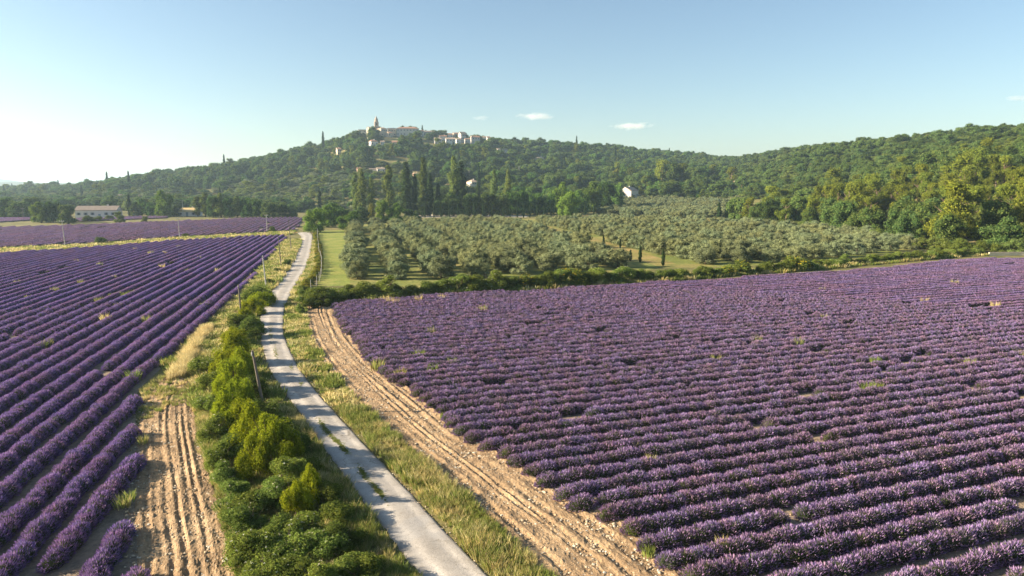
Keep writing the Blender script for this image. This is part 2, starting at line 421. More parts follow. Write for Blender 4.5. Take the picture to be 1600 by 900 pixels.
def plant(name, kind, x, y, h, w, label, cat, group=None, z=None):
    """a tree or shrub standing on the terrain: h, w in metres"""
    v = A[kind]; k = _cnt.get(kind, 0); _cnt[kind] = k + 1
    a = v[(k * 7 + k // 3) % len(v)]
    wid = {'cypress': 0.24, 'poplar': 0.26, 'pine': 0.95}.get(kind, 1.0)
    t = thing(name, label, cat, (x, y, float(terrain(x, y)) if z is None else z), random.uniform(0, 6.28), group)
    t.scale = (w / wid, w / wid, h)
    tree = len(a) == 2
    obj("trunk" if tree else "stem", a[0], t); obj("crown" if tree else "foliage", a[1], t)
    if not tree and a[2] is not None: obj("blossom", a[2], t)
    return t

def scatter(name, pts, rot, scl, idx, sources, label, cat=None):
    """one uncountable mass: mesh pieces set out on points by geometry nodes"""
    pts = np.asarray(pts, np.float32); n = len(pts)
    me = bpy.data.meshes.new(name); me.vertices.add(n); me.vertices.foreach_set("co", pts.ravel())
    a = me.attributes.new("rot", 'FLOAT_VECTOR', 'POINT'); rr = np.zeros((n, 3), np.float32); rr[:, 2] = rot; a.data.foreach_set("vector", rr.ravel())
    a = me.attributes.new("scl", 'FLOAT_VECTOR', 'POINT'); a.data.foreach_set("vector", np.asarray(scl, np.float32).ravel())
    a = me.attributes.new("idx", 'INT', 'POINT'); a.data.foreach_set("value", np.asarray(idx, np.int32))
    for s in sources:
        for mm in s.materials:
            if mm.name not in me.materials: me.materials.append(mm)
    o = obj(name, me); tag(o, label, cat, kind="stuff")
    ng = bpy.data.node_groups.new(name, 'GeometryNodeTree')
    ng.interface.new_socket("Geometry", in_out='INPUT', socket_type='NodeSocketGeometry')
    ng.interface.new_socket("Geometry", in_out='OUTPUT', socket_type='NodeSocketGeometry')
    N = ng.nodes; L = ng.links; gi = N.new("NodeGroupInput"); go = N.new("NodeGroupOutput"); jn = N.new("GeometryNodeJoinGeometry")
    def attr(nm, ty):
        q = N.new("GeometryNodeInputNamedAttribute"); q.data_type = ty; q.inputs[0].default_value = nm; return q.outputs[0]
    ar, asc, ai = attr("rot", 'FLOAT_VECTOR'), attr("scl", 'FLOAT_VECTOR'), attr("idx", 'INT')
    e2r = N.new("FunctionNodeEulerToRotation"); L.new(ar, e2r.inputs[0])
    for k, s in enumerate(sources):
        so = bpy.data.objects.new(name + "_piece", s)
        oi = N.new("GeometryNodeObjectInfo"); oi.inputs[0].default_value = so
        cmp = N.new("FunctionNodeCompare"); cmp.data_type = 'INT'; cmp.operation = 'EQUAL'
        L.new(ai, cmp.inputs[2]); cmp.inputs[3].default_value = k
        ip = N.new("GeometryNodeInstanceOnPoints")
        L.new(gi.outputs[0], ip.inputs["Points"]); L.new(cmp.outputs[0], ip.inputs["Selection"]); L.new(oi.outputs["Geometry"], ip.inputs["Instance"])
        L.new(e2r.outputs[0], ip.inputs["Rotation"]); L.new(asc, ip.inputs["Scale"]); L.new(ip.outputs[0], jn.inputs[0])
    L.new(jn.outputs[0], go.inputs[0])
    md = o.modifiers.new("set_out", 'NODES'); md.node_group = ng
    return o

# ================================================================== THE SETTING
def ground():
    n = 300; k = 5.0; t = np.linspace(-1, 1, n); a = 9000 * np.sinh(k * t) / math.sinh(k)
    b = np.concatenate([[-400, -120, -30], np.linspace(0, 180, 30)[0:], 180 + 8800 * (np.sinh(4.2 * np.linspace(0, 1, 330)) / math.sinh(4.2))[1:]])
    X, Y = np.meshgrid(a, b); Z = terrain(X, Y)
    V = np.stack([X, Y, Z], -1).reshape(-1, 3); r, c = len(b), n
    i = (np.arange(r - 1)[:, None] * c + np.arange(c - 1)[None]).ravel()
    T = np.stack([i, i + 1, i + c + 1, i + c], 1)
    tag(obj("ground", mk_mesh("ground", V, T, M['grass'], smooth=True)), "broad plain and wooded hill slopes under the fields and village", None, kind="structure")
ground()

def strip(L, R, nacross, zf, step=0.5):
    """a sheet between two edge lines; zf(s, t, width) gives its height"""
    n = max(len(resample(L, step)), len(resample(R, step)))
    def re(P): 
        s = np.r_[0, np.cumsum(np.linalg.norm(np.diff(P, axis=0), axis=1))]; q = np.linspace(0, s[-1], n)
        return np.stack([np.interp(q, s, P[:, k]) for k in range(2)], 1)
    L, R = re(L), re(R); t = np.linspace(0, 1, nacross)
    P = L[:, None] * (1 - t[None, :, None]) + R[:, None] * t[None, :, None]
    s = np.r_[0, np.cumsum(np.linalg.norm(np.diff((L + R) / 2, axis=0), axis=1))]; w = np.linalg.norm(R - L, axis=1)
    Z = zf(P[..., 0], P[..., 1], s[:, None] + 0 * t, t[None] + 0 * s[:, None], w[:, None] + 0 * t)
    V = np.concatenate([P, Z[..., None]], -1).reshape(-1, 3)
    i = (np.arange(n - 1)[:, None] * nacross + np.arange(nacross - 1)[None]).ravel()
    return V, np.stack([i, i + 1, i + nacross + 1, i + nacross], 1), s, t, n
def sheet(name, P, z, mat, label):
    P = np.asarray(P); V = np.c_[P, np.full(len(P), z)]
    m = bpy.data.meshes.new(name); m.from_pydata(V.tolist(), [], [list(range(len(P)))]); m.materials.append(mat); m.update()
    if m.polygons[0].normal.z < 0: m.flip_normals()
    return tag(obj(name, m), label, kind="structure")

# --- lines of the place, read off the photograph and laid on the ground plane
road_L = smooth_line(GP([(742, 1000), (651, 900), (605, 835), (549, 760), (503, 698), (472, 650), (445, 617), (418, 575), (404, 522), (407, 482), (428, 450), (446, 425), (459, 403), (468, 382), (471, 370), (464, 364)]), 1.0, 10)
road_R = smooth_line(GP([(870, 1000), (765, 900), (700, 835), (636, 762), (568, 692), (528, 648), (496, 614), (465, 572), (443, 522), (445, 480), (460, 450), (476, 425), (485, 403), (488, 382), (489, 368), (484, 362)]), 1.0, 10)
verge_R = smooth_line(GP([(960, 1000), (855, 900), (784, 831), (712, 766), (650, 712), (583, 650), (542, 608), (508, 569), (485, 530), (476, 490), (477, 476)]), 1.0, 8)
tipsR_px = [(1120, 960), (1068, 905), (1020, 868), (975, 840), (945, 813), (899, 794), (865, 775), (848, 757), (825, 740), (800, 723), (774, 711), (755, 698), (734, 687), (718, 676), (700, 662), (672, 640), (650, 622), (622, 600), (590, 575), (572, 555), (553, 533), (536, 508), (527, 491), (524, 479)]
tips_R = smooth_line(GP(tipsR_px), 1.0, 4)
topR = GP([(524, 479), (600, 472), (700, 465), (860, 457), (950, 450), (1020, 445), (1100, 441), (1250, 432), (1381, 422), (1469, 411), (1553, 406), (1600, 408), (1750, 412)])
fieldR = np.concatenate([tips_R, topR, GP([(2100, 420), (2300, 960)])])
tipsL_px = [(225, 960), (238, 900), (243, 850), (225, 807), (232, 761), (227, 701), (222, 649), (222, 612), (256, 580), (290, 545), (320, 518), (350, 485), (375, 460), (400, 435), (425, 405), (440, 385), (450, 370)]
tips_L = smooth_line(GP(tipsL_px), 1.0, 3); tips_L[:, 0] -= 0.45
topL = GP([(450, 368.5), (400, 371), (280, 377), (200, 384), (100, 392), (0, 398), (-150, 408)])
fieldL = np.concatenate([tips_L, topL, GP([(-800, 450), (-800, 960)])])
trackL_R = smooth_line(GP([(400, 1000), (373, 900), (356, 829), (331, 751), (313, 687), (303, 630), (292, 592)]), 1.0, 5)
trackL_L = smooth_line(GP([(225, 1000), (238, 900), (243, 850), (228, 807), (235, 761), (232, 701), (232, 655), (245, 620), (270, 588)]), 1.0, 5)
farF = GP([(-150, 399), (0, 389), (100, 384.5), (200, 377.5), (280, 371.5), (400, 365), (462, 360.5), (470, 350), (471, 340.5), (400, 341.5), (330, 344), (240, 348), (100, 354), (0, 357), (-150, 362)])
farF2 = GP([(-150, 352), (0, 348), (48, 345), (50, 340), (0, 341), (-150, 343)])
farF3 = GP([(120, 347), (180, 344.5), (260, 341.5), (262, 338.8), (180, 340), (120, 342)])

sheet("field_soil", fieldR, 0.004, M['soil'], "stony brown soil between the lavender rows beside the tan track")
sheet("field_soil", fieldL, 0.004, M['soil'], "grey brown soil between the lavender rows across the lane")
sheet("field_soil", farF, 0.004, M['soil'], "soil of the pale lavender field beyond the grass strip")
sheet("field_soil", farF2, 0.004, M['soil'], "soil of the small lavender patch at the far left edge")
sheet("field_soil", farF3, 0.004, M['soil'], "soil of the narrow lavender patch below the long farmhouse")
meadow = GP([(497, 448), (497, 400), (497, 361), (538, 359), (541, 400), (548, 446)])
sheet("meadow", meadow, 0.006, M['lawn'], "mown green meadow strip between the roadside hedge and the olives")
groveL = GP([(548, 446), (541, 400), (538, 350), (640, 347), (775, 343), (800, 350), (905, 377), (1000, 409), (1030, 418), (985, 430), (860, 440), (700, 450)])
sheet("orchard_ground", groveL, 0.006, M['orchard'], "grassy ground under the olive grove beside the meadow")
groveR = GP([(1030, 418), (1000, 409), (905, 377), (800, 350), (790, 343), (935, 339), (1180, 346), (1330, 366), (1440, 388), (1330, 405), (1200, 414), (1100, 418)])
sheet("orchard_ground", groveR, 0.006, M['orchard'], "grassy ground under the olive grove below the wood")
path = GP([(788, 344.5), (797, 343), (858, 354), (930, 372), (1010, 395), (1060, 414), (1030, 417), (990, 404), (900, 376), (820, 352)])
M['pathgrass'] = ground_mat("thin_dry_path_grass", [(0.11, 0.14, 0.035), (0.22, 0.19, 0.06), (0.34, 0.24, 0.10)], 0.16, 1.6, 0.5, 5.0)
sheet("cypress_path", path, 0.011, M['pathgrass'], "thin dry grass path lined with small cypresses")
sheet("dry_meadow", GP([(1075, 346), (1195, 352), (1200, 346), (1150, 340), (1080, 341)]), 0.011, M['dry'], "sunlit straw meadow below the three cypresses")
sheet("gravel_drive", GP([(640, 340), (790, 339), (822, 339.5), (826, 337.5), (790, 336), (640, 335.5)]), 0.011, M['chalk'], "pale gravel drive behind the row of slim cypresses")
sheet("gravel_verge", GP([(1381, 421.5), (1469, 410.5), (1553, 404.5), (1600, 404), (1760, 408), (1760, 412.5), (1600, 408), (1553, 406), (1469, 411.6)]), 0.008, M['chalk'], "pale chalky edge at the far corner of the lavender")
sheet("grass_strip", GP([(-150, 408), (0, 397.5), (100, 391.5), (200, 383.5), (280, 376.5), (400, 370.5), (452, 367.5), (466, 363), (462, 361), (400, 366), (280, 372), (200, 378), (100, 385), (0, 389.5), (-150, 399)]), 0.007, M['dry'], "straw coloured grass strip between the two lavender fields")

# --- the lane
def road_mat():
    m, nt, out = new_mat("worn_pale_asphalt"); L = nt.links
    at = nd(nt, "ShaderNodeAttribute", attribute_name="col")
    c = ramp(nt, noise(nt, 0.55, 8, 0.72), [(0.3, (0.31, 0.285, 0.255)), (0.5, (0.40, 0.37, 0.335)), (0.7, (0.50, 0.465, 0.42))])
    c = mixc(nt, 1.0, c, at.outputs["Color"], 'MULTIPLY')
    f = ramp(nt, noise(nt, 3.0, 6, 0.75, dist=0.6), [(0.56, 0.0), (0.66, 1.0)]); c = mixc(nt, f, c, (0.24, 0.215, 0.18))
    vo = nd(nt, "ShaderNodeTexVoronoi", feature='DISTANCE_TO_EDGE'); vo.inputs["Scale"].default_value = 0.8
    wp = nd(nt, "ShaderNodeVectorMath", operation='MULTIPLY_ADD'); nz = nd(nt, "ShaderNodeTexNoise"); nz.inputs["Scale"].default_value = 1.6; nz.inputs["Detail"].default_value = 5
    ge = nd(nt, "ShaderNodeNewGeometry"); L.new(ge.outputs["Position"], nz.inputs["Vector"]); L.new(nz.outputs["Color"], wp.inputs[0]); wp.inputs[1].default_value = (0.9, 0.9, 0.0); L.new(ge.outputs["Position"], wp.inputs[2]); L.new(wp.outputs[0], vo.inputs["Vector"])
    ck = ramp(nt, vo.outputs["Distance"], [(0.0, 1.0), (0.035, 0.0)]); cm = ramp(nt, noise(nt, 0.22, 3, 0.6), [(0.45, 0.0), (0.6, 0.8)])
    c = mixc(nt, mixc(nt, 1.0, ck, cm, 'MULTIPLY'), c, (0.15, 0.135, 0.11))
    pt = ramp(nt, noise(nt, 0.35, 2, 0.4), [(0.60, 0.0), (0.63, 0.55)]); c = mixc(nt, pt, c, (0.33, 0.315, 0.30))
    f = ramp(nt, noise(nt, 24, 3, 0.6), [(0.35, (0.82, 0.82, 0.82)), (0.65, (1.15, 1.15, 1.15))]); c = mixc(nt, 1.0, c, f, 'MULTIPLY')
    b = nd(nt, "ShaderNodeBsdfPrincipled"); b.inputs["Roughness"].default_value = 0.9; b.inputs["Specular IOR Level"].default_value = 0.2
    bm = nd(nt, "ShaderNodeBump"); bm.inputs["Strength"].default_value = 0.4; bm.inputs["Distance"].default_value = 0.05
    L.new(noise(nt, 6, 7, 0.75), bm.inputs["Height"]); L.new(bm.outputs[0], b.inputs["Normal"]); L.new(c, b.inputs["Base Color"]); L.new(b.outputs[0], out.inputs[0])
    return m
def road():
    def zf(x, y, s, t, w): return 0.03 + 0.05 * (1 - (2 * t - 1) ** 2) - 0.10 * (np.abs(2 * t - 1) > 0.995) - 0.02 * (np.exp(-((t - 0.28) / .1) ** 2) + np.exp(-((t - 0.74) / .1) ** 2)) + 0.008 * np.sin(1.7 * x + y) * np.sin(2.1 * y)
    V, T, s, t, n = strip(road_L, road_R, 25, zf, 0.4)
    q_ = np.arange(n)[:, None] * 0.4; jit = 0.10 * np.sin(q_ * [0.9, 0.7] + [0, 2]) * np.sin(q_ * [2.3, 1.9]) + 0.07 * np.sin(q_ * [5.1, 4.3] + [1, 3]) + rng.normal(0, 0.04, (n, 2)); V = V.reshape(n, 25, 3); V[:, 0, 0] += jit[:, 0]; V[:, -1, 0] += jit[:, 1]; V = V.reshape(-1, 3)
    wear = 0.80 + 0.27 * (np.exp(-((t - 0.27) / .12) ** 2) + np.exp(-((t - 0.75) / .12) ** 2)); wear = wear * (1 - 0.25 * np.exp(-((t - 0.0) / .06) ** 2) - 0.22 * np.exp(-((t - 1) / .06) ** 2))
    c = np.repeat(np.tile(wear, n)[:, None], 3, 1) * np.array([1.0, 0.985, 0.965])
    tag(obj("lane", mk_mesh("lane", V, T, road_mat(), col=c, smooth=True)), "pale worn asphalt lane winding up between the lavender fields", kind="structure")
road()

# --- bare tractor tracks with furrows
def furrows(x, y, s, t, w, lines, depth, seed):
    r = np.random.default_rng(seed); z = np.zeros_like(s); d = t * w
    for f in lines:
        p = f + 0.012 * np.sin(s * 0.13 + r.uniform(0, 6)) + 0.004 * np.sin(s * 0.7 + r.uniform(0, 6)) ; wd = r.uniform(0.10, 0.17)
        a = depth * (0.6 + 0.4 * np.sin(s * r.uniform(0.1, 0.3) + r.uniform(0, 6)))
        z -= a * np.exp(-((d - p * w) / wd) ** 2); z += 0.55 * a * np.exp(-((d - p * w - 2.0 * wd) / wd) ** 2) + 0.4 * a * np.exp(-((d - p * w + 2.0 * wd) / wd) ** 2)
    return z
_cn = [(r_[0], r_[1], r_[2], r_[3]) for r_ in np.random.default_rng(3).uniform(0, 1, (14, 4))]
def clods(x, y):
    z = 0
    for i, (a, b, c, d) in enumerate(_cn):
        k = 2.5 + 9 * a; th = 6.28 * b; z = z + np.sin(k * (x * math.cos(th) + y * math.sin(th)) + 6.28 * c) * (0.35 + d) / k
    return z
def track(name, Lp, Rp, lines, depth, seed, label, nac):
    def zf(x, y, s, t, w):
        edge = np.clip(np.minimum(t, 1 - t) * w / 0.35, 0, 1)
        z = 0.05 + furrows(x, y, s, t, w, lines, depth, seed) + 0.09 * clods(x, y) * 0.6 + 0.02 * np.clip(clods(0.3 * y, 0.3 * x), -1, 1)
        return np.where(edge < 0.05, -0.03, 0.012 + np.maximum(z, 0.0) * edge)
    V, T, s, t, n = strip(Lp, Rp, nac, zf, 0.16)
    V[:, 2] += np.abs(rng.normal(0, 0.013, len(V))) * (rng.uniform(0, 1, len(V)) < 0.6)
    tag(obj(name, mk_mesh(name, V, T, M['track'], smooth=False)), label, kind="structure")
def shift(P, d):   # push a line sideways
    t = np.gradient(P, axis=0); t /= np.linalg.norm(t, axis=1)[:, None]; return P + np.c_[t[:, 1], -t[:, 0]] * d
track("earth_track", verge_R, shift(tips_R, 1.1), [0.13, 0.36, 0.42, 0.53, 0.58, 0.69, 0.745, 0.87], 0.07, 5, "bare tan earth track with wheel furrows between verge and lavender", 64)
track("earth_track", shift(trackL_L, -0.6), trackL_R, [0.15, 0.38, 0.50, 0.66, 0.76, 0.9], 0.08, 6, "bare tan earth track along the end of the rows by the bushes", 56)

# ================================================================== LAVENDER
BL = np.array([(0.150, 0.080, 0.270), (0.175, 0.098, 0.300), (0.205, 0.125, 0.330), (0.125, 0.066, 0.240), (0.200, 0.120, 0.315)])
GR = np.array([(0.070, 0.085, 0.040), (0.095, 0.105, 0.055), (0.055, 0.070, 0.035)])
M['lav'] = foliage_mat("lavender_bloom", (1, 1, 1), 0.16, 0.22, patch=((0.150, 0.135, 0.130), 0.35, 0.56, 0.74, 0.55))
M['lavL'] = foliage_mat("deep_lavender_bloom", (1, 1, 1), 0.14, 0.22, patch=((0.150, 0.120, 0.120), 0.30, 0.60, 0.78, 0.40))
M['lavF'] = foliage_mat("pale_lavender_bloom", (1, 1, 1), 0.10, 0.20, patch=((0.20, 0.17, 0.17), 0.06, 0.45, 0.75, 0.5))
def spikes(mb, B, D, L, hw, r, green=0.2, BL=BL):
    n = len(B); side = nrm(np.cross(D, r.normal(size=(n, 3)))); L = np.asarray(L)[:, None]
    m0 = B + D * L * 0.45; m1 = B + D * L * 0.72; tip = B + D * L; w = hw * r.uniform(0.8, 1.2, (n, 1))
    V = np.stack([B - side * w * 0.35, B + side * w * 0.35, m0, m1 - side * w, m1 + side * w, tip], 1).reshape(-1, 3)
    k = np.arange(n)[:, None] * 6
    T = np.concatenate([k + [0, 1, 2], k + [2, 4, 3], k + [3, 4, 5]], 1).reshape(-1, 3)
    g = GR[r.integers(0, 3, n)] * r.uniform(0.8, 1.2, (n, 1)); b = BL[r.integers(0, 5, n)] * r.uniform(0.88, 1.12, (n, 1))
    no = r.uniform(0, 1, n) < green; b[no] = g[no] * 1.35
    C = np.stack([g, g, (g + b) / 2, b, b, b], 1).reshape(-1, 3)
    mb.add(V, T, C)
def lav_bush(seed, n, hw, mat, green=0.2, sub=2, BL=BL):
    r = np.random.default_rng(seed); mb = MB(); V0, F0 = ICO[sub]
    ax = np.array([r.uniform(0.46, 0.56), r.uniform(0.44, 0.50), r.uniform(0.40, 0.48)]); bump = 0.0
    def rad(d): return 1 + 0.13 * np.sin(d @ q1 * 2.6 + 1) + 0.09 * np.sin(d @ q2 * 5)
    q1, q2 = r.normal(size=3), r.normal(size=3)
    V = V0 * rad(V0)[:, None] * ax * 0.92; V[:, 2] = np.maximum(V[:, 2], -0.06) + 0.05
    mb.add(V, F0, GR[0] * 0.8)
    d = nrm(r.normal(size=(n, 3)) * [1, 1, 0.9]); d[:, 2] = np.abs(d[:, 2]) * r.choice([1, 1, 1, -0.12], n)
    B = d * rad(d)[:, None] * ax * 0.9 + [0, 0, 0.05]; D = nrm(d * [1, 1, 0.8] + [0, 0, 0.42] + 0.22 * r.normal(size=(n, 3)))
    pg = green * (0.25 + 4.2 * np.exp(-((d[:, 2] - 0.38) / 0.22) ** 2)) + 0.2 * (np.sin(d @ q1 * 4) > 0.4)
    gsel = r.uniform(0, 1, n) < pg * 0.5
    spikes(mb, B[~gsel], D[~gsel], r.uniform(0.18, 0.30, (~gsel).sum()), hw, r, green * 0.6, BL); spikes(mb, B[gsel], D[gsel], r.uniform(0.13, 0.2, gsel.sum()), hw, r, 0.9)
    return mb.mesh("lavender_bush", mat)
def lav_segment(seed, length, n, hw, mat, green=0.15, BL=BL):
    r = np.random.default_rng(seed); mb = MB(); m = int(length / 0.25); x = np.linspace(-length / 2 - 0.15, length / 2 + 0.15, m); a = np.linspace(0, math.pi, 8)
    f1, f2 = r.uniform(0, 6, 2); env = 1 + 0.05 * np.sin(x * 6.3 + f1) + 0.04 * np.sin(x * 3.1 + f2)
    V = np.stack([np.repeat(x, 8), np.outer(env * 0.50, np.cos(a)).ravel(), np.outer(env * 0.48, np.sin(a)).ravel()], 1)
    i = (np.arange(m - 1)[:, None] * 8 + np.arange(7)[None]).ravel(); T = np.concatenate([np.stack([i, i + 1, i + 9], 1), np.stack([i, i + 9, i + 8], 1)])
    mb.add(V, T, GR[0] * 0.8)
    xs = r.uniform(-length / 2, length / 2, n); an = np.clip(r.normal(math.pi / 2, 0.75, n), -0.05, math.pi + 0.05); e = np.interp(xs, x, env)
    B = np.stack([xs, 0.46 * e * np.cos(an), 0.44 * e * np.sin(an)], 1)
    D = nrm(np.stack([0.25 * r.normal(size=n), np.cos(an) * 0.9, np.sin(an) * 0.8 + 0.4], 1) + 0.2 * r.normal(size=(n, 3)))
    sd = r.uniform(0, 1, n) < green * 2.4 * np.abs(np.cos(an)) ** 1.5  # green spikes gather on the flanks; their darker tone also paints in flank shade
    spikes(mb, B[~sd], D[~sd], r.uniform(0.20, 0.27, (~sd).sum()), hw, r, green * 0.4, BL); spikes(mb, B[sd], D[sd], r.uniform(0.14, 0.2, sd.sum()), hw, r, 0.95, BL)
    return mb.mesh("lavender_clump", mat)
LAV = {}
for key, mt, g, BB in (('R', 'lav', 0.30, BL * [1.86, 2.12, 1.36]), ('L', 'lavL', 0.12, BL * [1.38, 1.52, 1.20])):
    LAV[key, 'near'] = [lav_bush(200 + k, 1050, 0.017, M[mt], g, BL=BB) for k in range(9)]
    LAV[key, 'mid'] = [lav_bush(220 + k, 700, 0.024, M[mt], g, BL=BB) for k in range(5)]
    LAV[key, 'far'] = [lav_segment(240 + k, 4.0, 1700, 0.034, M[mt], g, BL=BB) for k in range(5)]
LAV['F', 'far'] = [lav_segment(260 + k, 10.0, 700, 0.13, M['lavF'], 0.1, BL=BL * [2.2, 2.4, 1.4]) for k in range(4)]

def clip_rows(poly, direction, spacing, off0=0.0):
    d = np.array(direction) / np.linalg.norm(direction); nn = np.array([-d[1], d[0]]); P = np.asarray(poly); o = P @ nn
    out = []
    for k in range(math.ceil((o.min() - off0) / spacing), int((o.max() - off0) // spacing) + 1):
        c = off0 + k * spacing; s = []
        for i in range(len(P)):
            a, b = o[i], o[(i + 1) % len(P)]
            if (a > c) != (b > c):
                f = (c - a) / (b - a); s.append((P[i] + (P[(i + 1) % len(P)] - P[i]) * f) @ d)
        s.sort()
        iv = [(s[j], s[j + 1]) for j in range(0, len(s) - 1, 2) if s[j + 1] - s[j] > 1.5]
        if iv: out.append((c, iv))
    return out, d, nn
def visible(x, y): return y > 16 and abs(x) < 0.80 * y + 9
def plant_field(key, poly, direction, spacing, off0, lab, group, reverse, near=78, mid=100, seed=1, gap=0.012, size=1.0, slim=0.9, seg=4.0, ht=1.0):
    rows, d, nn = clip_rows(poly, direction, spacing, off0); r = np.random.default_rng(seed); ang = math.atan2(d[1], d[0])
    if reverse: rows = rows[::-1]
    num = 0; total = 0
    for c, iv in rows:
        pieces = []
        for s0, s1 in iv:
            s = s0 + r.uniform(0.0, 0.6); s1 -= r.uniform(0.0, 0.6)
            while s < s1:
                wob = 0.10 * math.sin(s * 0.05 + c) + 0.05 * math.sin(s * 0.31 + 2 * c)
                p = d * s + nn * (c + wob); dist = math.hypot(p[0], p[1])
                if not visible(p[0], p[1]): s += 1.0; continue
                if dist < mid and key != 'F':
                    lv = 'near' if dist < near else 'mid'; st = r.uniform(0.62, 0.84) * (size + 1) / 2
                    if r.uniform() > gap:
                        k = size * r.uniform(0.93, 1.08) * (0.75 if r.uniform() < 0.04 else 1)
                        pieces.append((lv, p[0] + r.normal(0, .03), p[1] + r.normal(0, .03), ang + (math.pi if r.uniform() < .5 else 0) + r.normal(0, .10), k, size * r.uniform(1.0, 1.14) * ht))
                    elif r.uniform() < 0.5: st = r.uniform(1.2, 2.2)
                else:
                    st = seg
                    if s + seg / 2 > s1 + 0.8: break
                    if r.uniform() > gap * 0.6:
                        q = d * (s + seg / 2) + nn * (c + wob); k = 1.0
                        pieces.append(('far', q[0], q[1], ang + (math.pi if r.uniform() < .5 else 0) + r.normal(0, .006), size * r.uniform(0.95, 1.05), size * r.uniform(1.02, 1.10) * ht))
                s += st
        if not pieces: continue
        num += 1; x0, y0 = pieces[0][1], pieces[0][2]
        t = thing("lavender_row", lab(num), "lavender row", (x0, y0, 0), 0, group)
        for j, (lv, x, y, a, k, kz) in enumerate(pieces):
            vv = LAV[key, lv]; o = bpy.data.objects.new("lavender_bush" if lv != 'far' else "lavender_clump", vv[int(r.integers(0, len(vv)))])
            COL.objects.link(o); o.parent = t; o.location = (x - x0, y - y0, 0.0); o.rotation_euler = (0, 0, a)
            o.scale = (1.0 if lv == 'far' else k * 1.22, k * slim, kz); total += 1
    print("rows", key, num, "pieces", total)
aR = math.radians(70.0); dirR = (math.sin(aR), math.cos(aR))
aL = math.radians(-12.8); dirL = (math.sin(aL), math.cos(aL))
plant_field('R', fieldR, dirR, 1.42, 0.4, lambda n: f"grey-violet lavender row beside the tan track, {ordinal(n)} up from the bottom corner", "lavender rows beside the tan track", False, seed=11, size=0.84, slim=0.90, ht=1.16)
plant_field('L', fieldL, dirL, 1.70, 0.2, lambda n: f"deep purple lavender row across the lane, {ordinal(n)} counted from the lane side", "lavender rows across the lane", False, seed=12)
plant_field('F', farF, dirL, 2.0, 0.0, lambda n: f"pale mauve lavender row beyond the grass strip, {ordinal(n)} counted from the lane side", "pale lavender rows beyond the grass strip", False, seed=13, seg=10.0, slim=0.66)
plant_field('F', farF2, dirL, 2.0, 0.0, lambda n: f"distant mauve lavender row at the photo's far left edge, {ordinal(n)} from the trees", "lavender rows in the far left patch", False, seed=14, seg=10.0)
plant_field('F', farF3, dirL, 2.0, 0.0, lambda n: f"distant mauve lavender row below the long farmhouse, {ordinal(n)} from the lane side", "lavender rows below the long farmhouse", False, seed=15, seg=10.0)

# ================================================================== OLIVE GROVES
def inside(P, p): return bool(in_poly(np.array([p[0]]), np.array([p[1]]), P)[0])
def grove(poly, direction, sp_row, sp_col, off0, seed, jitter):
    rows, d, nn = clip_rows(poly, direction, sp_row, off0); r = np.random.default_rng(seed); out = []
    for ci, (c, iv) in enumerate(rows[::-1]):
        k = 0
        for s0, s1 in iv:
            s = s0 + 1.5
            while s < s1 - 1:
                p = d * s + nn * c + r.normal(0, jitter, 2)
                if visible(*p) and r.uniform() > 0.03: k += 1; out.append((p[0], p[1], ci + 1, k, r.uniform(0.82, 1.18)))
                s += sp_col
    return out
gL = grove(GP([(543, 438), (541, 400), (539, 357), (640, 354), (772, 350), (796, 356), (888, 380), (975, 410), (988, 418), (860, 428), (700, 437)]), dirL, 6.9, 4.5, 0.35, 21, 0.30)
gR = grove(GP([(1076, 414), (1046, 408), (938, 374), (836, 353), (824, 350), (935, 348), (1180, 354), (1330, 369), (1435, 388), (1330, 401), (1200, 411)]), dirL, 7.0, 5.2, 2.0, 22, 0.5)
gU = grove(GP([(935, 335), (940, 322), (1150, 326), (1185, 337), (1150, 340), (1060, 341)]), dirL, 6.5, 5.0, 0.0, 23, 0.8)
allo = [(math.hypot(p[0], p[1]), 'L', p) for p in gL] + [(math.hypot(p[0], p[1]), 'R', p) for p in gR] + [(math.hypot(p[0], p[1]), 'U', p) for p in gU]
allo.sort(key=lambda a: a[0]); print("olives", len(gL), len(gR), len(gU))
for dd, w, (x, y, ci, k, s) in allo[:300]:
    if w == 'L': lab = f"silvery olive tree beside the meadow, {ordinal(ci)} column from the meadow, {ordinal(k)} from the hedge"; g = "olive trees of the grove beside the meadow"
    elif w == 'R': lab = f"silvery olive tree below the wood, {ordinal(ci)} column from the cypress path, {ordinal(k)} from hedge"; g = "olive trees of the grove below the wood"
    else: lab = f"olive tree of the upper terrace, {ordinal(ci)} column, {ordinal(k)} back"; g = "olive trees of the upper terrace"
    hh = 4.2 * s * (1.0 if w != 'R' else 0.92)
    plant("olive_tree", 'olive', x, y, hh, 4.9 * s * random.uniform(0.92, 1.08), lab, "olive tree", g)
rest = allo[300:]
scatter("olive_grove_foliage", [(p[0], p[1], float(terrain(p[0], p[1]))) for _, _, p in rest], rng.uniform(0, 6.28, len(rest)),
        [(5.0 * p[4], 5.0 * p[4], 4.2 * p[4]) for _, _, p in rest], rng.integers(0, 6, len(rest)), [a[1] for a in A['olive']], "silvery crowns of the farther olive trees merging towards the wood")

